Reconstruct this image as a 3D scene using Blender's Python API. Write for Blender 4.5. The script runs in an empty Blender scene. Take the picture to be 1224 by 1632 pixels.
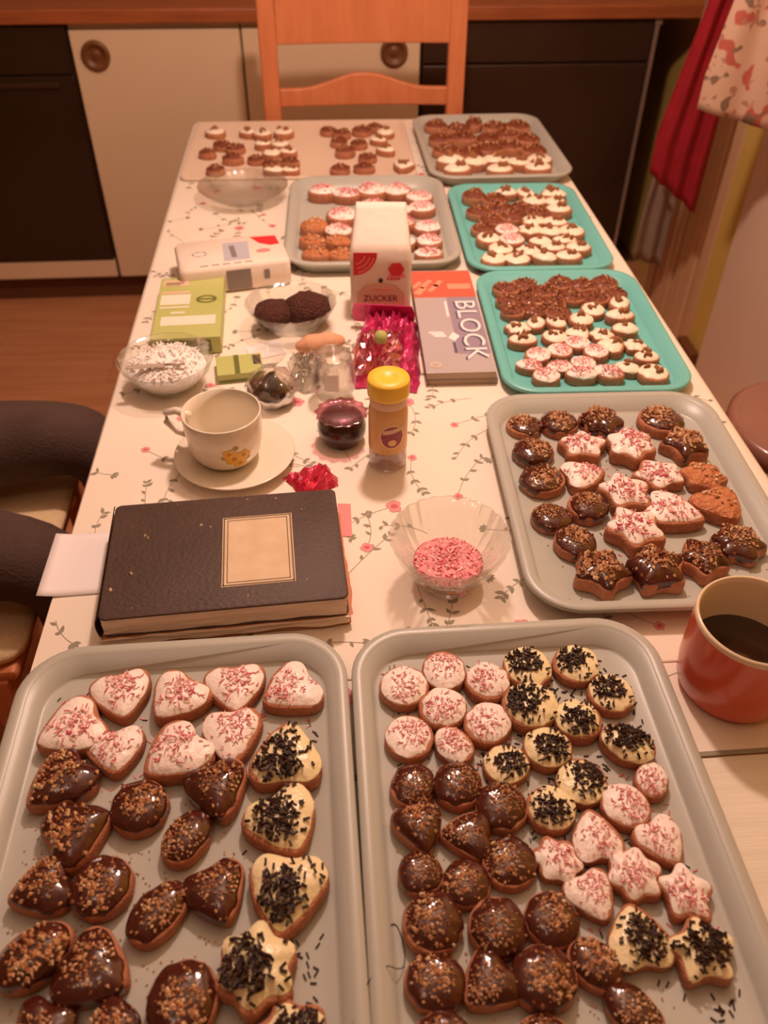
import bpy, bmesh, math, random
from mathutils import Vector, Matrix, noise
R = math.radians
random.seed(11)
scn = bpy.context.scene
COL = scn.collection

# ------------------------------------------------------------------ camera
cd = bpy.data.cameras.new('camera'); cam = bpy.data.objects.new('camera', cd); COL.objects.link(cam)
cd.sensor_fit = 'VERTICAL'; cd.sensor_height = 36.0; cd.lens = 36.0*1326/1632; cd.clip_start = .02
def cam_matrix(pitch, yaw, roll):
    th, ps, ro = R(pitch), R(yaw), R(roll)
    fw = Vector((math.sin(ps)*math.cos(th), math.cos(ps)*math.cos(th), -math.sin(th)))
    r = Vector((math.cos(ps), -math.sin(ps), 0)); u = r.cross(fw)
    r2 = r*math.cos(ro)+u*math.sin(ro); u2 = u*math.cos(ro)-r*math.sin(ro)
    m = Matrix((r2, u2, -fw)).transposed().to_4x4(); m.translation = (0, 0, 1.47)
    return m
cam.matrix_world = cam_matrix(41.8, 4.7, .5)
cd.dof.use_dof = True; cd.dof.focus_distance = .95; cd.dof.aperture_fstop = 5.0
scn.camera = cam

# ------------------------------------------------------------------ world, lights, exposure
w = bpy.data.worlds.new('world'); scn.world = w; w.use_nodes = True
bg = w.node_tree.nodes['Background']; bg.inputs[0].default_value = (1, .60, .40, 1); bg.inputs[1].default_value = .16
def lamp(name, typ, loc, power, color, size, target=None):
    d = bpy.data.lights.new(name, typ); d.energy = power; d.color = color
    if typ == 'POINT': d.shadow_soft_size = size
    else: d.size = size
    o = bpy.data.objects.new(name, d); COL.objects.link(o); o.location = loc
    if target: o.rotation_euler = (Vector(target)-Vector(loc)).to_track_quat('-Z', 'Y').to_euler()
    return o
lamp('table_lamp_bulb', 'POINT', (.17, 1.34, 1.96), 31, (1, .68, .56), .05)
lamp('fill_light', 'POINT', (-.45, .1, 2.36), 1.6, (1, .68, .56), .10)  # weak fill added to lift camera-facing sides, no known fixture behind it
vs = scn.view_settings
vs.view_transform = 'Standard'; vs.look = 'None'; vs.gamma = 1; vs.use_curve_mapping = False; vs.exposure = .72

# ------------------------------------------------------------------ materials
def srgb(r, g, b): return tuple(((c/255+.055)/1.055)**2.4 if c/255 > .04045 else c/255/12.92 for c in (r, g, b))+(1,)
def mat(name, col, rough=.5, col2=None, scale=20, bump=0, bscale=None, metal=0, spec=.5, coat=0, stretch=None, detail=4, trans=0, sss=0):
    m = bpy.data.materials.new(name); m.use_nodes = True; nt = m.node_tree; b = nt.nodes['Principled BSDF']
    b.inputs['Base Color'].default_value = col; b.inputs['Roughness'].default_value = rough
    b.inputs['Metallic'].default_value = metal; b.inputs['Specular IOR Level'].default_value = spec
    b.inputs['Coat Weight'].default_value = coat; b.inputs['Coat Roughness'].default_value = .06
    tc = nt.nodes.new('ShaderNodeTexCoord'); mp = nt.nodes.new('ShaderNodeMapping'); nt.links.new(tc.outputs['Object'], mp.inputs[0])
    if stretch: mp.inputs['Scale'].default_value = stretch
    n = nt.nodes.new('ShaderNodeTexNoise'); n.inputs['Scale'].default_value = scale; n.inputs['Detail'].default_value = detail
    nt.links.new(mp.outputs[0], n.inputs['Vector'])
    if col2:
        cr = nt.nodes.new('ShaderNodeValToRGB'); cr.color_ramp.elements[0].color = col; cr.color_ramp.elements[1].color = col2
        cr.color_ramp.elements[0].position = .35; cr.color_ramp.elements[1].position = .65
        nt.links.new(n.outputs['Fac'], cr.inputs[0]); nt.links.new(cr.outputs[0], b.inputs['Base Color'])
    if bump:
        n2 = nt.nodes.new('ShaderNodeTexNoise'); n2.inputs['Scale'].default_value = bscale or scale; n2.inputs['Detail'].default_value = 3
        nt.links.new(mp.outputs[0], n2.inputs['Vector'])
        bp = nt.nodes.new('ShaderNodeBump'); bp.inputs['Strength'].default_value = bump; bp.inputs['Distance'].default_value = .01
        nt.links.new(n2.outputs['Fac'], bp.inputs['Height']); nt.links.new(bp.outputs[0], b.inputs['Normal'])
    return m
def thin_glass(name, tint, base=.06, rough=.03, edge=.75):
    m = bpy.data.materials.new(name); m.use_nodes = True; nt = m.node_tree; nt.nodes.remove(nt.nodes['Principled BSDF'])
    out = nt.nodes['Material Output']
    t = nt.nodes.new('ShaderNodeBsdfTransparent'); t.inputs[0].default_value = tint
    g = nt.nodes.new('ShaderNodeBsdfGlossy'); g.inputs['Roughness'].default_value = rough; g.inputs[0].default_value = (1, 1, 1, 1)
    lw = nt.nodes.new('ShaderNodeLayerWeight'); lw.inputs[0].default_value = .35
    mr = nt.nodes.new('ShaderNodeMapRange'); mr.inputs['To Min'].default_value = base; mr.inputs['To Max'].default_value = edge
    nt.links.new(lw.outputs['Fresnel'], mr.inputs[0])
    mx = nt.nodes.new('ShaderNodeMixShader'); nt.links.new(mr.outputs[0], mx.inputs[0]); nt.links.new(t.outputs[0], mx.inputs[1]); nt.links.new(g.outputs[0], mx.inputs[2])
    nt.links.new(mx.outputs[0], out.inputs[0]); return m
def floral_mat():
    m = mat('floral_towel_fabric', srgb(206, 172, 148), .9); nt = m.node_tree; b = nt.nodes['Principled BSDF']; tc = [n for n in nt.nodes if n.type == 'TEX_COORD'][0]
    prev = None
    for sc, lo, col in ((22, .60, srgb(184, 96, 82)), (30, .62, srgb(132, 108, 86)), (46, .64, srgb(176, 128, 110))):
        mp = nt.nodes.new('ShaderNodeMapping'); mp.inputs['Location'].default_value = (sc, 0, sc*.3); nt.links.new(tc.outputs['Object'], mp.inputs[0])
        n = nt.nodes.new('ShaderNodeTexNoise'); n.inputs['Scale'].default_value = sc; n.inputs['Detail'].default_value = 1; nt.links.new(mp.outputs[0], n.inputs['Vector'])
        r = nt.nodes.new('ShaderNodeMapRange'); r.inputs[1].default_value = lo; r.inputs[2].default_value = lo+.04; nt.links.new(n.outputs['Fac'], r.inputs[0])
        x = nt.nodes.new('ShaderNodeMix'); x.data_type = 'RGBA'; nt.links.new(r.outputs[0], x.inputs[0]); x.inputs[7].default_value = col
        if prev: nt.links.new(prev.outputs[2], x.inputs[6])
        else: x.inputs[6].default_value = srgb(208, 174, 150)
        prev = x
    nt.links.new(prev.outputs[2], b.inputs['Base Color']); return m
M = {}
M['floor'] = mat('laminate_floor', srgb(198, 136, 92), .42, srgb(214, 152, 108), 3, .05, 60, stretch=(1, 12, 1))
M['wall'] = mat('plaster_wall', srgb(160, 130, 100), .9, srgb(168, 138, 108), 6, .1, 80)
M['ceiling'] = mat('ceiling_paint', srgb(225, 215, 200), .9, srgb(232, 222, 207), 5)
M['cabinet'] = mat('white_cabinet_front', srgb(232, 208, 172), .45, srgb(236, 213, 178), 3)
M['wood_top'] = mat('worktop_wood', srgb(150, 84, 46), .4, srgb(172, 98, 54), 6, stretch=(1, 10, 10))
M['plinth'] = mat('plinth_brown', srgb(96, 58, 34), .6, srgb(104, 64, 38), 8)
M['knob'] = mat('brown_handle', srgb(112, 70, 38), .4, srgb(124, 80, 44), 30)
M['oven_glass'] = mat('black_oven_glass', srgb(46, 32, 20), .25, srgb(52, 37, 24), 3)
M['black_front'] = mat('black_appliance_front', srgb(54, 34, 22), .38, srgb(60, 39, 26), 4)
M['steel'] = mat('steel_trim', srgb(190, 175, 160), .35, metal=.7)
M['chair_wood'] = mat('orange_beech', srgb(206, 124, 80), .4, srgb(218, 136, 90), 5, stretch=(8, 8, 1.2))
M['seat_fabric'] = mat('cream_seat_fabric', srgb(238, 208, 160), .9, srgb(244, 216, 170), 90, .3, 300)
M['cloth'] = mat('tablecloth_fabric', srgb(238, 226, 208), .62, srgb(242, 231, 214), 6, .04, 500)
M['cloth2'] = mat('plain_white_oilcloth', srgb(228, 220, 200), .55, srgb(236, 228, 210), 2, .12, 5, stretch=(2, 60, 2))
M['leaf_print'] = mat('leaf_print', srgb(150, 142, 120), .7); M['stem_print'] = mat('stem_print', srgb(160, 146, 124), .7)
M['rose_print'] = mat('rose_print', srgb(226, 150, 150), .7); M['rose_core'] = mat('rose_core_print', srgb(206, 98, 112), .7)
M['tray_grey'] = mat('grey_tray_plastic', srgb(180, 181, 170), .34, srgb(184, 185, 174), 4, .05, 900)
M['tray_turq'] = mat('turquoise_tray_plastic', srgb(112, 196, 190), .36, srgb(120, 200, 194), 4, .05, 900)
M['tray_white'] = mat('white_sheet_enamel', srgb(226, 204, 182), .5, srgb(230, 208, 186), 4)
M['biscuit'] = mat('baked_biscuit', srgb(176, 112, 80), .8, srgb(192, 130, 94), 9, .35, 30)
M['choc'] = mat('chocolate_glaze', srgb(68, 25, 16), .12, srgb(80, 31, 20), 5, .12, 7, spec=.6, coat=.6)
M['white_ice'] = mat('white_icing', srgb(250, 238, 228), .38, srgb(252, 242, 234), 8, .2, 9)
M['cream_ice'] = mat('cream_icing', srgb(246, 230, 178), .28, srgb(250, 236, 192), 8, .2, 9)
M['ivory_ice'] = mat('ivory_icing', srgb(250, 238, 212), .4, srgb(252, 242, 220), 8, .2, 9)
M['pink1'] = mat('pink_shaving', srgb(234, 150, 152), .6); M['pink2'] = mat('deep_pink_shaving', srgb(212, 82, 108), .6)
M['pink3'] = mat('pale_shaving', srgb(250, 214, 206), .6)
M['verm'] = mat('dark_vermicelli', srgb(48, 26, 12), .5, spec=.25); M['verm2'] = mat('brown_vermicelli', srgb(70, 40, 22), .5, spec=.25)
M['nut1'] = mat('chopped_nut', srgb(214, 164, 122), .5); M['nut2'] = mat('roasted_nut', srgb(176, 118, 82), .5); M['nut3'] = mat('pale_nut', srgb(236, 204, 164), .5)
M['walnut'] = mat('walnut_kernel', srgb(150, 92, 54), .6, srgb(188, 128, 80), 30, .5, 40)
M['brown_ice'] = mat('brown_nut_glaze', srgb(112, 52, 28), .3, srgb(140, 72, 42), 14, .5, 16, coat=.3)
M['plain_ice'] = mat('caramel_topping', srgb(186, 108, 62), .4, srgb(206, 136, 86), 12, .5, 16)
M['porcelain'] = mat('white_porcelain', srgb(238, 228, 208), .18, srgb(240, 231, 212), 5, coat=.3)
M['flower_y'] = mat('yellow_flower_print', srgb(236, 184, 50), .3); M['flower_o'] = mat('orange_flower_print', srgb(200, 132, 36), .3)
M['leaf_y'] = mat('olive_leaf_print', srgb(170, 150, 60), .3)
M['mug'] = mat('orange_red_glaze', srgb(212, 84, 52), .25, srgb(218, 90, 56), 5, coat=.3)
M['mug_in'] = mat('cream_glaze', srgb(232, 210, 178), .22, srgb(236, 215, 184), 6)
M['coffee'] = mat('black_coffee', srgb(40, 18, 8), .06)
M['book'] = mat('black_book_cover', srgb(72, 54, 46), .6, srgb(82, 62, 52), 14, .15, 200)
M['page'] = mat('aged_pages', srgb(250, 226, 204), .8, srgb(255, 236, 216), 4, .3, 8, stretch=(1, 1, 160))
M['brown_paper'] = mat('brown_wrapping_paper', srgb(190, 122, 86), .75, srgb(204, 136, 98), 8, .3, 14)
M['label'] = mat('cream_label', srgb(214, 188, 154), .7, srgb(224, 200, 168), 40); M['label_line'] = mat('label_border', srgb(120, 96, 66), .7)
M['paper'] = mat('white_paper', srgb(240, 234, 234), .7, srgb(244, 238, 238), 5); M['print_grey'] = mat('faint_grey_print', srgb(216, 208, 208), .7)
M['fray'] = mat('frayed_cloth_fleck', srgb(200, 170, 140), .8)
M['glass'] = thin_glass('clear_glass', (.975, .98, .97, 1), .06, .05, .52)
M['film'] = thin_glass('clear_film', (.94, .93, .91, 1), .12, .14, .6)
M['pinkfilm'] = thin_glass('pink_film', (.96, .62, .72, 1), .15, .15, .6)
M['yellow'] = mat('yellow_plastic_cap', srgb(250, 206, 66), .4, srgb(250, 208, 70), 4)
M['shaker'] = mat('shaker_label', srgb(226, 178, 116), .35, srgb(228, 182, 122), 5); M['purple'] = mat('purple_print', srgb(150, 66, 84), .4)
M['ring'] = mat('peach_ring_print', srgb(240, 196, 150), .4)
M['foil'] = mat('magenta_foil', srgb(216, 62, 124), .3, srgb(200, 48, 108), 20, .4, 60, metal=.25, coat=.5)
M['redfoil'] = mat('red_foil', srgb(206, 30, 70), .25, srgb(220, 60, 90), 30, .5, 70, metal=.5, coat=.4)
M['dark_choc'] = mat('dark_chocolate', srgb(52, 26, 18), .2, srgb(62, 32, 22), 12, coat=.4)
M['cocoa'] = mat('chocolate_flakes', srgb(78, 34, 22), .75, srgb(92, 44, 28), 150, 1, 220)
M['coconut'] = mat('grated_coconut', srgb(252, 246, 240), .8, srgb(246, 238, 230), 120, .3, 160)
M['pack_white'] = mat('white_paper_pack', srgb(238, 222, 206), .6, srgb(242, 226, 211), 6, .2, 25)
M['pack_red'] = mat('red_print', srgb(222, 48, 56), .5); M['pack_pink'] = mat('pink_print', srgb(240, 140, 140), .5)
M['pack_blue'] = mat('pale_blue_print', srgb(190, 190, 200), .5); M['pack_grey'] = mat('grey_print', srgb(140, 126, 122), .5)
M['ink'] = mat('dark_ink', srgb(60, 48, 44), .6); M['beige_print'] = mat('beige_print', srgb(214, 176, 146), .6); M['tan_print'] = mat('tan_print', srgb(226, 192, 164), .6)
M['green'] = mat('light_green_carton', srgb(186, 192, 112), .5, srgb(190, 196, 120), 6); M['green_d'] = mat('dark_green_print', srgb(108, 112, 48), .5)
M['carton_w'] = mat('white_carton_print', srgb(240, 232, 210), .5)
M['block'] = mat('grey_pad_cover', srgb(186, 176, 176), .3, srgb(190, 180, 180), 6); M['block_v'] = mat('violet_pad_print', srgb(160, 146, 162), .3)
M['block_red'] = mat('red_pad_strip', srgb(212, 106, 84), .35); M['white_ink'] = mat('white_ink', srgb(246, 240, 240), .4); M['navy'] = mat('navy_ink', srgb(96, 88, 112), .5)
M['pale_red'] = mat('pale_red_print', srgb(246, 160, 130), .4)
M['pad_side'] = mat('pad_pages', srgb(206, 186, 164), .8, srgb(170, 150, 130), 4, stretch=(1, 1, 300))
M['bread'] = mat('orange_bread_roll', srgb(212, 158, 122), .7, srgb(224, 172, 134), 18, .3, 40)
M['trousers'] = mat('dark_trousers', srgb(76, 56, 48), .9, srgb(86, 64, 56), 12, .3, 200)
M['sweater'] = mat('brown_sweater', srgb(96, 70, 60), .95, srgb(106, 80, 68), 50, .4, 160)
M['skin'] = mat('skin', srgb(226, 170, 140), .5, srgb(230, 176, 148), 10); M['hair'] = mat('brown_hair', srgb(70, 46, 32), .6, srgb(84, 56, 38), 30, .5, 60)
M['eye'] = mat('eye_white', srgb(240, 236, 230), .2); M['lip'] = mat('lips', srgb(196, 110, 100), .5)
M['apron'] = mat('red_apron_fabric', srgb(150, 18, 32), .9, srgb(164, 24, 38), 20, .2, 300)
M['floral'] = floral_mat(); M['floral_r'] = mat('floral_red_print', srgb(186, 92, 78), .9); M['floral_g'] = mat('floral_green_print', srgb(128, 104, 80), .9)
M['greycloth'] = mat('grey_cloth', srgb(150, 128, 112), .9, srgb(160, 138, 122), 20, .2, 200)
M['white_metal'] = mat('white_wire', srgb(196, 176, 156), .4)
M['door'] = mat('door_paint', srgb(238, 214, 188), .5, srgb(242, 218, 192), 3); M['yellow_wall'] = mat('yellow_paint', srgb(222, 190, 96), .7, srgb(226, 196, 102), 5)
M['slat'] = mat('pale_wood_slat', srgb(226, 184, 140), .6, srgb(232, 192, 150), 5, stretch=(10, 10, 1)); M['dark_slat'] = mat('dark_wood_slat', srgb(120, 74, 40), .6, srgb(128, 80, 46), 5)
M['stool'] = mat('dark_stool_wood', srgb(142, 96, 82), .25, srgb(150, 104, 88), 8, coat=.4)
M['thread'] = mat('dark_thread', srgb(60, 44, 36), .7)
M['board'] = mat('white_knife_blade', srgb(214, 200, 184), .3, metal=.4)

# ------------------------------------------------------------------ mesh helpers
class MB:
    def __init__(s): s.v = []; s.f = []; s.mi = []; s.sm = []
    def add(s, vs, fs, mi=0, smooth=True):
        o = len(s.v); s.v += [tuple(p) for p in vs]
        for f in fs: s.f.append(tuple(i+o for i in f)); s.mi.append(mi); s.sm.append(smooth)
        return s
    def box(s, lo, hi, mi=0, M_=None):
        x0, y0, z0 = lo; x1, y1, z1 = hi
        vs = [Vector(p) for p in ((x0,y0,z0),(x1,y0,z0),(x1,y1,z0),(x0,y1,z0),(x0,y0,z1),(x1,y0,z1),(x1,y1,z1),(x0,y1,z1))]
        if M_: vs = [M_ @ p for p in vs]
        return s.add(vs, [(0,3,2,1),(4,5,6,7),(0,1,5,4),(1,2,6,5),(2,3,7,6),(3,0,4,7)], mi, False)
    def rings(s, rings, mi=0, cap0=True, cap1=True, closed=True, smooth=True):
        n = len(rings[0]); vs = [p for r in rings for p in r]; fs = []
        for k in range(len(rings)-1):
            for i in range(n if closed else n-1):
                j = (i+1) % n; fs.append((k*n+i, k*n+j, (k+1)*n+j, (k+1)*n+i))
        if cap0: fs.append(tuple(range(n-1, -1, -1)))
        if cap1: fs.append(tuple((len(rings)-1)*n+i for i in range(n)))
        return s.add(vs, fs, mi, smooth)
    def lathe(s, prof, n=40, c=(0,0,0), mi=0, cap0=False, cap1=False, wob=None):
        rs = []
        for (r, z) in prof:
            rs.append([(c[0]+r*(1+(wob(a, r, z) if wob else 0))*math.cos(a), c[1]+r*(1+(wob(a, r, z) if wob else 0))*math.sin(a), c[2]+z) for a in [2*math.pi*i/n for i in range(n)]])
        return s.rings(rs, mi, cap0, cap1)
    def tube(s, pts, r, n=8, mi=0):
        pts = [Vector(p) for p in pts]; rs = []
        for i, p in enumerate(pts):
            t = (pts[min(i+1, len(pts)-1)]-pts[max(i-1, 0)]).normalized()
            a = t.cross(Vector((0, 0, 1)));  a = t.cross(Vector((0, 1, 0))) if a.length < .05 else a
            a.normalize(); b = t.cross(a); rr = r[i] if isinstance(r, (list, tuple)) else r
            rs.append([p+a*rr*math.cos(2*math.pi*k/n)+b*rr*math.sin(2*math.pi*k/n) for k in range(n)])
        return s.rings(rs, mi)
    def mesh(s, name, mats):
        me = bpy.data.meshes.new(name); me.from_pydata(s.v, [], s.f)
        for m in (mats if isinstance(mats, (list, tuple)) else [mats]): me.materials.append(m)
        me.polygons.foreach_set('material_index', s.mi); me.polygons.foreach_set('use_smooth', s.sm)
        bm = bmesh.new(); bm.from_mesh(me); bmesh.ops.recalc_face_normals(bm, faces=bm.faces); bm.to_mesh(me); bm.free()
        me.update(); return me
    def build(s, name, mats, parent=None, loc=None, bevel=0, seg=2):
        o = bpy.data.objects.new(name, s.mesh(name, mats)); COL.objects.link(o)
        if parent: o.parent = parent
        if loc: o.location = loc
        if bevel:
            b = o.modifiers.new('bevel', 'BEVEL'); b.width = bevel; b.segments = seg; b.limit_method = 'ANGLE'; b.angle_limit = R(40)
        return o
def tag(o, label=None, cat=None, group=None, kind=None):
    if label: o['label'] = label
    if cat: o['category'] = cat
    if group: o['group'] = group
    if kind: o['kind'] = kind
    return o
def empty(name, loc=(0,0,0), rz=0, label=None, cat=None, group=None):
    o = bpy.data.objects.new(name, None); COL.objects.link(o); o.location = loc; o.rotation_euler = (0, 0, rz); o.empty_display_size = .05
    return tag(o, label, cat, group)
def inst(name, me, parent):
    o = bpy.data.objects.new(name, me); COL.objects.link(o); o.parent = parent; return o
def struct(o): o['kind'] = 'structure'; return o
def rrect(hx, hy, r, n=8, z=0):
    pts = []; r = min(r, hx*.98, hy*.98)
    for cx, cy, a0 in ((hx-r, hy-r, 0), (-hx+r, hy-r, 90), (-hx+r, -hy+r, 180), (hx-r, -hy+r, 270)):
        for i in range(n+1):
            a = R(a0+90*i/n); pts.append((cx+r*math.cos(a), cy+r*math.sin(a), z))
    return pts
def text_mesh(txt, size, extrude=.0001):
    cu = bpy.data.curves.new('lettering', 'FONT'); cu.body = txt; cu.size = size; cu.align_x = 'CENTER'; cu.align_y = 'CENTER'; cu.extrude = extrude; cu.resolution_u = 3
    o = bpy.data.objects.new('lettering', cu); COL.objects.link(o)
    bpy.context.view_layer.update()
    me = bpy.data.meshes.new_from_object(o.evaluated_get(bpy.context.evaluated_depsgraph_get()))
    bpy.data.objects.remove(o); bpy.data.curves.remove(cu); return me
def put_text(name, txt, size, m, parent, mtx, sx=1):
    me = text_mesh(txt, size); me.materials.clear(); me.materials.append(m)
    me.transform(Matrix.Diagonal((sx, 1, 1, 1)));
    for v in me.vertices: pass
    o = inst(name, me, parent); o.matrix_local = mtx; return o

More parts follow.
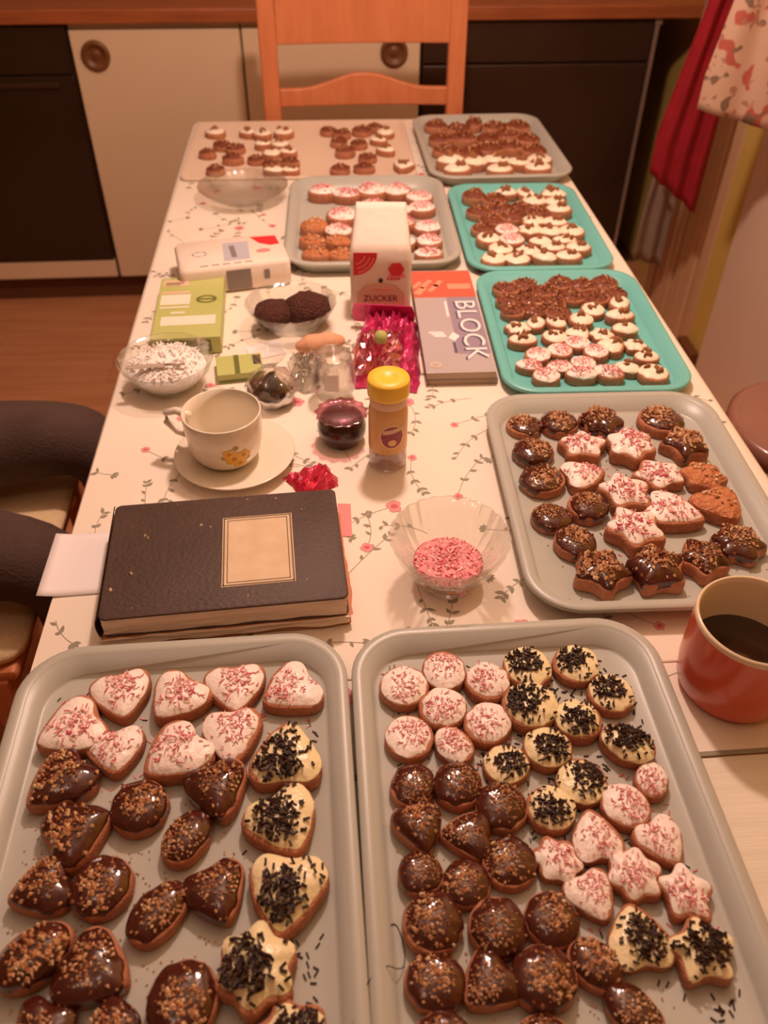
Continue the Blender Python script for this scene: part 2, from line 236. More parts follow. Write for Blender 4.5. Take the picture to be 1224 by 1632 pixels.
TRAYS = {
 'NL': (-0.1576, 0.3569, 0.012, 0.333, 0.455, 'grey', 0.7555),
 'NR': (0.1733, 0.3568, -0.0013, 0.325, 0.455, 'grey', 0.7555),
 'G3': (0.3892, 0.8045, -0.0276, 0.337, 0.428, 'grey', 0.7555),
 'Q2': (0.424, 1.2353, -0.0329, 0.298, 0.41, 'turq', 0.7545),
 'Q1': (0.4245, 1.6602, -0.0243, 0.285, 0.434, 'turq', 0.7545),
 'FG': (0.4255, 2.1286, 0.007, 0.338, 0.463, 'grey', 0.7545),
 'G2': (0.104, 1.697, -0.0256, 0.342, 0.455, 'grey', 0.7555),
 'FW': (-0.04, 2.1858, -0.0106, 0.556, 0.416, 'white', 0.7535),
}
COOKIES = {
 'NL': [
  ('P','h',-0.2223,0.5236,0.0600,15,'pink-sprinkled white heart cookie, leftmost, back row, near-left grey tray'),
  ('P','h',-0.1656,0.5149,0.0575,-35,'pink-sprinkled white heart cookie, second from left, back row, near-left grey tray'),
  ('P','h',-0.1080,0.5243,0.0614,5,'pink-sprinkled white heart cookie, third from left, back row, near-left grey tray'),
  ('P','h',-0.0523,0.5173,0.0586,-60,'pink-sprinkled white heart cookie, rightmost, back row, near-left grey tray'),
  ('P','h',-0.2645,0.4855,0.0622,-60,'pink-sprinkled white heart cookie, leftmost, second row from back, near-left grey tray'),
  ('P','h',-0.2180,0.4585,0.0530,10,'pink-sprinkled white heart cookie, second from left, second row from back, near-left grey tray'),
  ('P','h',-0.1606,0.4495,0.0614,-50,'pink-sprinkled white heart cookie, third from left, second row from back, near-left grey tray'),
  ('P','h',-0.1075,0.4680,0.0594,5,'pink-sprinkled white heart cookie, fourth from left, second row from back, near-left grey tray'),
  ('V','h',-0.0554,0.4410,0.0666,178,'dark-sprinkled cream heart cookie, rightmost, second row from back, near-left grey tray'),
  ('C','h',-0.2649,0.4285,0.0602,-45,'nut-topped chocolate-glazed heart cookie, leftmost, third row from back, near-left grey tray'),
  ('C','r',-0.1872,0.3992,0.0536,-25,'nut-topped chocolate-glazed round cookie, second from left, third row from back, near-left grey tray'),
  ('C','h',-0.1168,0.4101,0.0583,15,'nut-topped chocolate-glazed heart cookie, rightmost, third row from back, near-left grey tray'),
  ('C','h',-0.2378,0.3789,0.0612,120,'nut-topped chocolate-glazed heart cookie, leftmost, fourth row from back, near-left grey tray'),
  ('C','o',-0.1425,0.3656,0.0533,-30,'nut-topped chocolate-glazed oval cookie, second from left, fourth row from back, near-left grey tray'),
  ('V','h',-0.0566,0.3727,0.0667,25,'dark-sprinkled cream heart cookie, rightmost, fourth row from back, near-left grey tray'),
  ('C','h',-0.2598,0.3307,0.0527,-70,'nut-topped chocolate-glazed heart cookie, leftmost, fifth row from back, near-left grey tray'),
  ('C','r',-0.2090,0.3280,0.0517,-128,'nut-topped chocolate-glazed round cookie, second from left, fifth row from back, near-left grey tray'),
  ('C','h',-0.1112,0.3166,0.0540,25,'nut-topped chocolate-glazed heart cookie, third from left, fifth row from back, near-left grey tray'),
  ('V','h',-0.0536,0.3096,0.0662,-8,'dark-sprinkled cream heart cookie, rightmost, fifth row from back, near-left grey tray'),
  ('C','o',-0.1590,0.3022,0.0548,-40,'nut-topped chocolate-glazed oval cookie, leftmost, sixth row from back, near-left grey tray'),
  ('V','f',-0.0767,0.2522,0.0652,22,'dark-sprinkled cream flower cookie, rightmost, sixth row from back, near-left grey tray'),
  ('C','o',-0.2532,0.2753,0.0600,-55,'nut-topped chocolate-glazed oval cookie, leftmost, seventh row from back, near-left grey tray'),
  ('C','h',-0.2023,0.2623,0.0558,65,'nut-topped chocolate-glazed heart cookie, rightmost, seventh row from back, near-left grey tray'),
  ('C','r',-0.1318,0.2354,0.0549,-101,'nut-topped chocolate-glazed round cookie, leftmost, eighth row from back, near-left grey tray'),
  ('V','f',-0.0481,0.2012,0.0578,-134,'dark-sprinkled cream flower cookie, rightmost, eighth row from back, near-left grey tray'),
  ('C','h',-0.2361,0.2215,0.0473,-20,'nut-topped chocolate-glazed heart cookie, leftmost, front row, near-left grey tray'),
  ('C','o',-0.1780,0.2159,0.0512,30,'nut-topped chocolate-glazed oval cookie, rightmost, front row, near-left grey tray'),
 ],
 'NR': [
  ('P','r',0.0648,0.5145,0.0470,-146,'pink-sprinkled white round cookie, leftmost, back row, near-right grey tray'),
  ('P','r',0.1081,0.5309,0.0469,-170,'pink-sprinkled white round cookie, second from left, back row, near-right grey tray'),
  ('P','r',0.1508,0.5133,0.0477,25,'pink-sprinkled white round cookie, third from left, back row, near-right grey tray'),
  ('V','r',0.1963,0.5295,0.0489,101,'dark-sprinkled cream round cookie, fourth from left, back row, near-right grey tray'),
  ('V','r',0.2478,0.5300,0.0478,-32,'dark-sprinkled cream round cookie, rightmost, back row, near-right grey tray'),
  ('P','r',0.1008,0.4851,0.0488,-150,'pink-sprinkled white round cookie, leftmost, second row from back, near-right grey tray'),
  ('V','r',0.1881,0.4808,0.0529,-67,'dark-sprinkled cream round cookie, second from left, second row from back, near-right grey tray'),
  ('V','r',0.2330,0.4612,0.0461,86,'dark-sprinkled cream round cookie, third from left, second row from back, near-right grey tray'),
  ('V','r',0.2751,0.4910,0.0489,94,'dark-sprinkled cream round cookie, rightmost, second row from back, near-right grey tray'),
  ('P','r',0.0642,0.4554,0.0459,4,'pink-sprinkled white round cookie, leftmost, third row from back, near-right grey tray'),
  ('P','o',0.1068,0.4420,0.0467,30,'pink-sprinkled white oval cookie, second from left, third row from back, near-right grey tray'),
  ('P','r',0.1427,0.4643,0.0456,-39,'pink-sprinkled white round cookie, third from left, third row from back, near-right grey tray'),
  ('V','r',0.1960,0.4328,0.0469,-92,'dark-sprinkled cream round cookie, fourth from left, third row from back, near-right grey tray'),
  ('V','o',0.2753,0.4305,0.0536,60,'dark-sprinkled cream oval cookie, rightmost, third row from back, near-right grey tray'),
  ('C','r',0.0620,0.4035,0.0423,-126,'nut-topped chocolate-glazed round cookie, leftmost, fourth row from back, near-right grey tray'),
  ('C','r',0.1042,0.4003,0.0451,-46,'nut-topped chocolate-glazed round cookie, second from left, fourth row from back, near-right grey tray'),
  ('V','r',0.1534,0.4189,0.0426,-71,'dark-sprinkled cream round cookie, third from left, fourth row from back, near-right grey tray'),
  ('V','r',0.1848,0.3703,0.0458,-167,'dark-sprinkled cream round cookie, fourth from left, fourth row from back, near-right grey tray'),
  ('V','r',0.2202,0.3958,0.0442,148,'dark-sprinkled cream round cookie, fifth from left, fourth row from back, near-right grey tray'),
  ('P','r',0.2538,0.3686,0.0451,-47,'pink-sprinkled white round cookie, sixth from left, fourth row from back, near-right grey tray'),
  ('P','o',0.2856,0.3915,0.0399,-18,'pink-sprinkled white oval cookie, rightmost, fourth row from back, near-right grey tray'),
  ('C','h',0.0638,0.3615,0.0460,10,'nut-topped chocolate-glazed heart cookie, leftmost, fifth row from back, near-right grey tray'),
  ('C','h',0.1052,0.3521,0.0452,-96,'nut-topped chocolate-glazed heart cookie, second from left, fifth row from back, near-right grey tray'),
  ('C','r',0.1410,0.3762,0.0454,-22,'nut-topped chocolate-glazed round cookie, third from left, fifth row from back, near-right grey tray'),
  ('P','h',0.2187,0.3423,0.0452,180,'pink-sprinkled white heart cookie, fourth from left, fifth row from back, near-right grey tray'),
  ('P','h',0.2757,0.3322,0.0437,20,'pink-sprinkled white heart cookie, rightmost, fifth row from back, near-right grey tray'),
  ('C','r',0.0608,0.3208,0.0400,-32,'nut-topped chocolate-glazed round cookie, leftmost, sixth row from back, near-right grey tray'),
  ('C','r',0.0985,0.3102,0.0408,141,'nut-topped chocolate-glazed round cookie, second from left, sixth row from back, near-right grey tray'),
  ('C','r',0.1380,0.3240,0.0454,10,'nut-topped chocolate-glazed round cookie, third from left, sixth row from back, near-right grey tray'),
  ('P','f',0.1800,0.3238,0.0421,-136,'pink-sprinkled white flower cookie, fourth from left, sixth row from back, near-right grey tray'),
  ('P','h',0.2027,0.2913,0.0422,20,'pink-sprinkled white heart cookie, fifth from left, sixth row from back, near-right grey tray'),
  ('P','f',0.2422,0.3058,0.0470,130,'pink-sprinkled white flower cookie, sixth from left, sixth row from back, near-right grey tray'),
  ('P','s',0.2816,0.2866,0.0482,10,'pink-sprinkled white star cookie, rightmost, sixth row from back, near-right grey tray'),
  ('C','r',0.0654,0.2789,0.0455,-8,'nut-topped chocolate-glazed round cookie, leftmost, seventh row from back, near-right grey tray'),
  ('C','r',0.1179,0.2714,0.0486,163,'nut-topped chocolate-glazed round cookie, second from left, seventh row from back, near-right grey tray'),
  ('C','r',0.1639,0.2746,0.0466,18,'nut-topped chocolate-glazed round cookie, third from left, seventh row from back, near-right grey tray'),
  ('V','h',0.2306,0.2559,0.0511,180,'dark-sprinkled cream heart cookie, fourth from left, seventh row from back, near-right grey tray'),
  ('V','s',0.2774,0.2407,0.0553,15,'dark-sprinkled cream star cookie, rightmost, seventh row from back, near-right grey tray'),
  ('C','r',0.0628,0.2350,0.0444,79,'nut-topped chocolate-glazed round cookie, leftmost, eighth row from back, near-right grey tray'),
  ('C','h',0.1037,0.2306,0.0419,-53,'nut-topped chocolate-glazed heart cookie, second from left, eighth row from back, near-right grey tray'),
  ('C','r',0.1473,0.2310,0.0496,-89,'nut-topped chocolate-glazed round cookie, third from left, eighth row from back, near-right grey tray'),
  ('C','o',0.1909,0.2372,0.0464,45,'nut-topped chocolate-glazed oval cookie, rightmost, eighth row from back, near-right grey tray'),
  ('C','r',0.0626,0.1921,0.0428,-54,'nut-topped chocolate-glazed round cookie, leftmost, front row, near-right grey tray'),
  ('C','r',0.1401,0.1861,0.0431,62,'nut-topped chocolate-glazed round cookie, second from left, front row, near-right grey tray'),
  ('C','o',0.2121,0.2013,0.0499,40,'nut-topped chocolate-glazed oval cookie, rightmost, front row, near-right grey tray'),
 ],
 'G3': [
  ('C','r',0.2796,0.9589,0.0493,-37,'nut-topped chocolate-glazed round cookie, leftmost, back row, middle-right grey tray'),
  ('C','r',0.3311,0.9585,0.0570,-135,'nut-topped chocolate-glazed round cookie, second from left, back row, middle-right grey tray'),
  ('C','f',0.3911,0.9543,0.0684,100,'nut-topped chocolate-glazed flower cookie, third from left, back row, middle-right grey tray'),
  ('C','r',0.4790,0.9533,0.0656,-27,'nut-topped chocolate-glazed round cookie, rightmost, back row, middle-right grey tray'),
  ('C','r',0.2804,0.8952,0.0545,-177,'nut-topped chocolate-glazed round cookie, leftmost, second row from back, middle-right grey tray'),
  ('P','s',0.3491,0.8974,0.0674,10,'pink-sprinkled white star cookie, second from left, second row from back, middle-right grey tray'),
  ('P','f',0.4164,0.8930,0.0712,-31,'pink-sprinkled white flower cookie, third from left, second row from back, middle-right grey tray'),
  ('C','s',0.4926,0.8916,0.0702,30,'nut-topped chocolate-glazed star cookie, rightmost, second row from back, middle-right grey tray'),
  ('C','r',0.2801,0.8332,0.0574,113,'nut-topped chocolate-glazed round cookie, leftmost, third row from back, middle-right grey tray'),
  ('P','h',0.3363,0.8373,0.0611,100,'pink-sprinkled white heart cookie, second from left, third row from back, middle-right grey tray'),
  ('P','s',0.4352,0.8305,0.0704,180,'pink-sprinkled white star cookie, third from left, third row from back, middle-right grey tray'),
  ('N','f',0.4959,0.8253,0.0619,-21,'plain golden-brown nut flower cookie, rightmost, third row from back, middle-right grey tray'),
  ('C','r',0.2752,0.7608,0.0515,80,'nut-topped chocolate-glazed round cookie, leftmost, fourth row from back, middle-right grey tray'),
  ('C','r',0.3242,0.7748,0.0537,-81,'nut-topped chocolate-glazed round cookie, second from left, fourth row from back, middle-right grey tray'),
  ('P','s',0.3796,0.7943,0.0730,20,'pink-sprinkled white star cookie, third from left, fourth row from back, middle-right grey tray'),
  ('P','h',0.4323,0.7558,0.0703,60,'pink-sprinkled white heart cookie, fourth from left, fourth row from back, middle-right grey tray'),
  ('N','h',0.4944,0.7650,0.0645,20,'plain golden-brown nut heart cookie, rightmost, fourth row from back, middle-right grey tray'),
  ('C','r',0.2933,0.7127,0.0543,31,'nut-topped chocolate-glazed round cookie, leftmost, fifth row from back, middle-right grey tray'),
  ('P','s',0.3713,0.7258,0.0729,36,'pink-sprinkled white star cookie, rightmost, fifth row from back, middle-right grey tray'),
  ('C','s',0.3102,0.6577,0.0701,126,'nut-topped chocolate-glazed star cookie, leftmost, front row, middle-right grey tray'),
  ('C','s',0.3764,0.6572,0.0725,20,'nut-topped chocolate-glazed star cookie, second from left, front row, middle-right grey tray'),
  ('C','s',0.4375,0.6705,0.0678,-33,'nut-topped chocolate-glazed star cookie, third from left, front row, middle-right grey tray'),
  ('C','f',0.4925,0.6967,0.0645,40,'nut-topped chocolate-glazed flower cookie, rightmost, front row, middle-right grey tray'),
 ],
 'Q2': [
  ('B','r',0.3313,1.3745,0.0432,51,'brown nut-covered round cookie, leftmost, back row, front turquoise tray'),
  ('B','f',0.3697,1.3904,0.0435,-98,'brown nut-covered flower cookie, second from left, back row, front turquoise tray'),
  ('B','r',0.4010,1.3628,0.0433,-61,'brown nut-covered round cookie, third from left, back row, front turquoise tray'),
  ('B','r',0.4348,1.3882,0.0438,-24,'brown nut-covered round cookie, fourth from left, back row, front turquoise tray'),
  ('B','f',0.4754,1.3773,0.0438,-48,'brown nut-covered flower cookie, fifth from left, back row, front turquoise tray'),
  ('B','r',0.5167,1.3854,0.0438,-158,'brown nut-covered round cookie, sixth from left, back row, front turquoise tray'),
  ('B','r',0.5249,1.3439,0.0434,-139,'brown nut-covered round cookie, rightmost, back row, front turquoise tray'),
  ('B','r',0.3292,1.3317,0.0423,-157,'brown nut-covered round cookie, leftmost, second row from back, front turquoise tray'),
  ('B','r',0.3702,1.3349,0.0424,56,'brown nut-covered round cookie, second from left, second row from back, front turquoise tray'),
  ('B','f',0.4084,1.3209,0.0424,140,'brown nut-covered flower cookie, third from left, second row from back, front turquoise tray'),
  ('B','r',0.4456,1.3379,0.0427,-37,'brown nut-covered round cookie, fourth from left, second row from back, front turquoise tray'),
  ('B','r',0.4860,1.3288,0.0428,85,'brown nut-covered round cookie, rightmost, second row from back, front turquoise tray'),
  ('B','r',0.3278,1.2911,0.0414,93,'brown nut-covered round cookie, leftmost, third row from back, front turquoise tray'),
  ('B','f',0.3680,1.2946,0.0416,151,'brown nut-covered flower cookie, second from left, third row from back, front turquoise tray'),
  ('B','r',0.4068,1.2806,0.0415,61,'brown nut-covered round cookie, third from left, third row from back, front turquoise tray'),
  ('W','r',0.4695,1.2902,0.0418,178,'walnut-topped white round cookie, fourth from left, third row from back, front turquoise tray'),
  ('W','o',0.5207,1.3030,0.0468,-21,'walnut-topped white oval cookie, rightmost, third row from back, front turquoise tray'),
  ('W','f',0.3253,1.2340,0.0402,164,'walnut-topped white flower cookie, leftmost, fourth row from back, front turquoise tray'),
  ('W','o',0.3592,1.2482,0.0405,-26,'walnut-topped white oval cookie, second from left, fourth row from back, front turquoise tray'),
  ('W','o',0.3940,1.2454,0.0406,28,'walnut-topped white oval cookie, third from left, fourth row from back, front turquoise tray'),
  ('W','r',0.4391,1.2543,0.0410,-77,'walnut-topped white round cookie, fourth from left, fourth row from back, front turquoise tray'),
  ('W','o',0.5112,1.2606,0.0479,90,'walnut-topped white oval cookie, rightmost, fourth row from back, front turquoise tray'),
  ('W','o',0.3266,1.1923,0.0455,90,'walnut-topped white oval cookie, leftmost, fifth row from back, front turquoise tray'),
  ('W','r',0.3814,1.2010,0.0397,145,'walnut-topped white round cookie, second from left, fifth row from back, front turquoise tray'),
  ('W','h',0.4266,1.2154,0.0401,143,'walnut-topped white heart cookie, third from left, fifth row from back, front turquoise tray'),
  ('W','f',0.4628,1.2031,0.0400,45,'walnut-topped white flower cookie, fourth from left, fifth row from back, front turquoise tray'),
  ('W','o',0.5062,1.2177,0.0447,90,'walnut-topped white oval cookie, rightmost, fifth row from back, front turquoise tray'),
  ('P','r',0.3412,1.1484,0.0384,-39,'pink-sprinkled white round cookie, leftmost, sixth row from back, front turquoise tray'),
  ('P','r',0.3803,1.1587,0.0388,-86,'pink-sprinkled white round cookie, second from left, sixth row from back, front turquoise tray'),
  ('P','r',0.4137,1.1794,0.0393,2,'pink-sprinkled white round cookie, third from left, sixth row from back, front turquoise tray'),
  ('P','r',0.4374,1.1490,0.0389,43,'pink-sprinkled white round cookie, fourth from left, sixth row from back, front turquoise tray'),
  ('W','h',0.4709,1.1662,0.0392,121,'walnut-topped white heart cookie, fifth from left, sixth row from back, front turquoise tray'),
  ('W','f',0.5084,1.1669,0.0394,-16,'walnut-topped white flower cookie, rightmost, sixth row from back, front turquoise tray'),
  ('P','o',0.3221,1.1169,0.0416,80,'pink-sprinkled white oval cookie, leftmost, seventh row from back, front turquoise tray'),
  ('P','o',0.3696,1.1103,0.0436,90,'pink-sprinkled white oval cookie, second from left, seventh row from back, front turquoise tray'),
  ('P','r',0.4093,1.1199,0.0380,144,'pink-sprinkled white round cookie, third from left, seventh row from back, front turquoise tray'),
  ('W','o',0.4757,1.1001,0.0418,60,'walnut-topped white oval cookie, fourth from left, seventh row from back, front turquoise tray'),
  ('W','o',0.5156,1.1285,0.0427,90,'walnut-topped white oval cookie, rightmost, seventh row from back, front turquoise tray'),
  ('P','r',0.3406,1.0836,0.0407,105,'pink-sprinkled white round cookie, leftmost, front row, front turquoise tray'),
  ('P','o',0.3972,1.0838,0.0447,90,'pink-sprinkled white oval cookie, second from left, front row, front turquoise tray'),
  ('P','o',0.4410,1.0835,0.0469,60,'pink-sprinkled white oval cookie, third from left, front row, front turquoise tray'),
  ('W','r',0.5101,1.0793,0.0432,-79,'walnut-topped white round cookie, rightmost, front row, front turquoise tray'),
 ],
 'Q1': [
  ('B','r',0.3414,1.8095,0.0512,-15,'brown nut-covered round cookie, leftmost, back row, back turquoise tray'),
  ('B','r',0.3847,1.7855,0.0510,-129,'brown nut-covered round cookie, second from left, back row, back turquoise tray'),
  ('W','o',0.4157,1.8205,0.0516,90,'walnut-topped white oval cookie, third from left, back row, back turquoise tray'),
  ('W','o',0.4597,1.8178,0.0517,15,'walnut-topped white oval cookie, fourth from left, back row, back turquoise tray'),
  ('W','h',0.5138,1.8075,0.0520,-63,'walnut-topped white heart cookie, rightmost, back row, back turquoise tray'),
  ('B','r',0.3384,1.7239,0.0497,-38,'brown nut-covered round cookie, leftmost, second row from back, back turquoise tray'),
  ('B','r',0.3851,1.7364,0.0501,118,'brown nut-covered round cookie, second from left, second row from back, back turquoise tray'),
  ('B','f',0.4333,1.7395,0.0503,135,'brown nut-covered flower cookie, third from left, second row from back, back turquoise tray'),
  ('W','r',0.4690,1.7721,0.0506,-59,'walnut-topped white round cookie, fourth from left, second row from back, back turquoise tray'),
  ('W','o',0.5140,1.7612,0.0509,90,'walnut-topped white oval cookie, rightmost, second row from back, back turquoise tray'),
  ('B','r',0.3356,1.6379,0.0484,-118,'brown nut-covered round cookie, leftmost, third row from back, back turquoise tray'),
  ('B','r',0.3569,1.6799,0.0487,-11,'brown nut-covered round cookie, second from left, third row from back, back turquoise tray'),
  ('B','r',0.4032,1.6903,0.0491,-90,'brown nut-covered round cookie, third from left, third row from back, back turquoise tray'),
  ('W','f',0.4411,1.6620,0.0493,-32,'walnut-topped white flower cookie, fourth from left, third row from back, back turquoise tray'),
  ('B','r',0.4648,1.7032,0.0497,55,'brown nut-covered round cookie, fifth from left, third row from back, back turquoise tray'),
  ('W','o',0.5107,1.7160,0.0553,90,'walnut-topped white oval cookie, rightmost, third row from back, back turquoise tray'),
  ('P','r',0.3804,1.6249,0.0478,-167,'pink-sprinkled white round cookie, leftmost, fourth row from back, back turquoise tray'),
  ('W','f',0.4258,1.6183,0.0479,-159,'walnut-topped white flower cookie, second from left, fourth row from back, back turquoise tray'),
  ('W','o',0.4873,1.6523,0.0513,80,'walnut-topped white oval cookie, rightmost, fourth row from back, back turquoise tray'),
  ('W','r',0.3343,1.5853,0.0468,2,'walnut-topped white round cookie, leftmost, fifth row from back, back turquoise tray'),
  ('P','r',0.3814,1.5789,0.0470,177,'pink-sprinkled white round cookie, second from left, fifth row from back, back turquoise tray'),
  ('W','o',0.4683,1.6103,0.0479,90,'walnut-topped white oval cookie, third from left, fifth row from back, back turquoise tray'),
  ('W','r',0.5119,1.6125,0.0479,-138,'walnut-topped white round cookie, rightmost, fifth row from back, back turquoise tray'),
  ('W','r',0.3519,1.5387,0.0458,-34,'walnut-topped white round cookie, leftmost, sixth row from back, back turquoise tray'),
  ('W','f',0.4059,1.5321,0.0459,165,'walnut-topped white flower cookie, second from left, sixth row from back, back turquoise tray'),
  ('W','o',0.4391,1.5726,0.0469,90,'walnut-topped white oval cookie, third from left, sixth row from back, back turquoise tray'),
  ('W','o',0.4902,1.5729,0.0470,90,'walnut-topped white oval cookie, rightmost, sixth row from back, back turquoise tray'),
  ('W','r',0.3311,1.4985,0.0447,-13,'walnut-topped white round cookie, leftmost, seventh row from back, back turquoise tray'),
  ('W','r',0.3774,1.4974,0.0448,-171,'walnut-topped white round cookie, second from left, seventh row from back, back turquoise tray'),
  ('W','o',0.4304,1.4963,0.0451,70,'walnut-topped white oval cookie, third from left, seventh row from back, back turquoise tray'),
  ('W','o',0.4580,1.5360,0.0460,90,'walnut-topped white oval cookie, fourth from left, seventh row from back, back turquoise tray'),
  ('W','o',0.5077,1.5338,0.0510,90,'walnut-topped white oval cookie, rightmost, seventh row from back, back turquoise tray'),
  ('W','o',0.4796,1.4987,0.0523,90,'walnut-topped white oval cookie, alone, front row, back turquoise tray'),
 ],
 'FG': [
  ('B','r',0.3169,2.2942,0.0621,-15,'brown nut-covered round cookie, leftmost, back row, back-corner grey tray'),
  ('B','r',0.3707,2.2657,0.0621,-33,'brown nut-covered round cookie, second from left, back row, back-corner grey tray'),
  ('B','o',0.4188,2.2971,0.0625,-21,'brown nut-covered oval cookie, third from left, back row, back-corner grey tray'),
  ('B','r',0.4708,2.2732,0.0625,153,'brown nut-covered round cookie, fourth from left, back row, back-corner grey tray'),
  ('B','r',0.5317,2.2745,0.0626,30,'brown nut-covered round cookie, rightmost, back row, back-corner grey tray'),
  ('B','r',0.3165,2.1891,0.0600,137,'brown nut-covered round cookie, leftmost, second row from back, back-corner grey tray'),
  ('B','o',0.3752,2.1841,0.0697,90,'brown nut-covered oval cookie, second from left, second row from back, back-corner grey tray'),
  ('B','r',0.4341,2.1760,0.0603,168,'brown nut-covered round cookie, third from left, second row from back, back-corner grey tray'),
  ('B','r',0.4878,2.2014,0.0607,-141,'brown nut-covered round cookie, fourth from left, second row from back, back-corner grey tray'),
  ('B','r',0.5335,2.1632,0.0606,-30,'brown nut-covered round cookie, rightmost, second row from back, back-corner grey tray'),
  ('B','r',0.3172,2.1033,0.0611,136,'brown nut-covered round cookie, leftmost, third row from back, back-corner grey tray'),
  ('B','r',0.3710,2.0781,0.0613,-82,'brown nut-covered round cookie, second from left, third row from back, back-corner grey tray'),
  ('B','r',0.4276,2.0967,0.0616,47,'brown nut-covered round cookie, third from left, third row from back, back-corner grey tray'),
  ('B','r',0.4828,2.1160,0.0589,-31,'brown nut-covered round cookie, fourth from left, third row from back, back-corner grey tray'),
  ('B','r',0.5353,2.0934,0.0590,-111,'brown nut-covered round cookie, rightmost, third row from back, back-corner grey tray'),
  ('W','o',0.3203,2.0166,0.0651,90,'walnut-topped white oval cookie, leftmost, fourth row from back, back-corner grey tray'),
  ('W','o',0.3761,2.0082,0.0654,100,'walnut-topped white oval cookie, second from left, fourth row from back, back-corner grey tray'),
  ('W','o',0.4314,2.0214,0.0659,90,'walnut-topped white oval cookie, third from left, fourth row from back, back-corner grey tray'),
  ('W','o',0.4827,2.0038,0.0597,70,'walnut-topped white oval cookie, fourth from left, fourth row from back, back-corner grey tray'),
  ('W','r',0.5346,2.0233,0.0604,-52,'walnut-topped white round cookie, rightmost, fourth row from back, back-corner grey tray'),
  ('W','o',0.3290,1.9602,0.0665,100,'walnut-topped white oval cookie, leftmost, front row, back-corner grey tray'),
  ('W','o',0.4291,1.9612,0.0671,90,'walnut-topped white oval cookie, second from left, front row, back-corner grey tray'),
  ('W','o',0.5178,1.9618,0.0670,100,'walnut-topped white oval cookie, rightmost, front row, back-corner grey tray'),
 ],
 'G2': [
  ('P','o',0.0113,1.8393,0.0635,90,'pink-sprinkled white oval cookie, leftmost, back row, middle-back grey tray'),
  ('P','o',0.0624,1.8252,0.0607,80,'pink-sprinkled white oval cookie, second from left, back row, middle-back grey tray'),
  ('P','r',0.1162,1.8393,0.0612,15,'pink-sprinkled white round cookie, third from left, back row, middle-back grey tray'),
  ('P','r',0.1755,1.8411,0.0612,126,'pink-sprinkled white round cookie, fourth from left, back row, middle-back grey tray'),
  ('P','r',0.2200,1.8061,0.0556,-99,'pink-sprinkled white round cookie, rightmost, back row, middle-back grey tray'),
  ('P','r',0.0471,1.7126,0.0631,-11,'pink-sprinkled white round cookie, leftmost, second row from back, middle-back grey tray'),
  ('P','r',0.1143,1.7529,0.0591,113,'pink-sprinkled white round cookie, second from left, second row from back, middle-back grey tray'),
  ('P','o',0.1675,1.7389,0.0617,90,'pink-sprinkled white oval cookie, third from left, second row from back, middle-back grey tray'),
  ('P','r',0.2193,1.7471,0.0539,-176,'pink-sprinkled white round cookie, rightmost, second row from back, middle-back grey tray'),
  ('N','r',-0.0111,1.6623,0.0537,6,'plain golden-brown nut round cookie, leftmost, third row from back, middle-back grey tray'),
  ('P','r',0.0379,1.6402,0.0560,-158,'pink-sprinkled white round cookie, second from left, third row from back, middle-back grey tray'),
  ('P','r',0.1154,1.6541,0.0541,52,'pink-sprinkled white round cookie, third from left, third row from back, middle-back grey tray'),
  ('P','o',0.1701,1.6648,0.0571,90,'pink-sprinkled white oval cookie, fourth from left, third row from back, middle-back grey tray'),
  ('P','r',0.2179,1.6519,0.0519,-94,'pink-sprinkled white round cookie, rightmost, third row from back, middle-back grey tray'),
  ('N','o',-0.0125,1.5893,0.0545,70,'plain golden-brown nut oval cookie, leftmost, fourth row from back, middle-back grey tray'),
  ('N','o',0.0358,1.5804,0.0570,80,'plain golden-brown nut oval cookie, second from left, fourth row from back, middle-back grey tray'),
  ('P','r',0.0914,1.5770,0.0522,6,'pink-sprinkled white round cookie, third from left, fourth row from back, middle-back grey tray'),
  ('P','r',0.1601,1.5786,0.0525,5,'pink-sprinkled white round cookie, fourth from left, fourth row from back, middle-back grey tray'),
  ('P','r',0.2156,1.5779,0.0527,-32,'pink-sprinkled white round cookie, rightmost, fourth row from back, middle-back grey tray'),
  ('N','o',-0.0082,1.5298,0.0551,90,'plain golden-brown nut oval cookie, leftmost, front row, middle-back grey tray'),
  ('N','o',0.0457,1.5285,0.0552,90,'plain golden-brown nut oval cookie, second from left, front row, middle-back grey tray'),
  ('P','r',0.1057,1.5247,0.0506,112,'pink-sprinkled white round cookie, third from left, front row, middle-back grey tray'),
  ('P','o',0.2099,1.5235,0.0535,90,'pink-sprinkled white oval cookie, rightmost, front row, middle-back grey tray'),
 ],
 'FW': [
  ('W','r',-0.2585,2.2860,0.0482,-131,'walnut-topped white round cookie, leftmost, back row, white baking sheet'),
  ('W','o',-0.1759,2.2765,0.0451,50,'walnut-topped white oval cookie, second from left, back row, white baking sheet'),
  ('W','r',-0.1367,2.2594,0.0433,44,'walnut-topped white round cookie, third from left, back row, white baking sheet'),
  ('W','r',-0.0823,2.2713,0.0452,-74,'walnut-topped white round cookie, fourth from left, back row, white baking sheet'),
  ('B','r',0.0348,2.2849,0.0441,37,'brown nut-covered round cookie, fifth from left, back row, white baking sheet'),
  ('B','r',0.0681,2.2580,0.0438,-74,'brown nut-covered round cookie, sixth from left, back row, white baking sheet'),
  ('B','r',0.1203,2.2789,0.0442,-122,'brown nut-covered round cookie, seventh from left, back row, white baking sheet'),
  ('B','o',0.1576,2.2946,0.0445,60,'brown nut-covered oval cookie, eighth from left, back row, white baking sheet'),
  ('W','r',0.1802,2.2568,0.0440,-150,'walnut-topped white round cookie, rightmost, back row, white baking sheet'),
  ('B','r',-0.2344,2.1883,0.0420,-149,'brown nut-covered round cookie, leftmost, second row from back, white baking sheet'),
  ('W','o',-0.1311,2.1823,0.0421,90,'walnut-topped white oval cookie, second from left, second row from back, white baking sheet'),
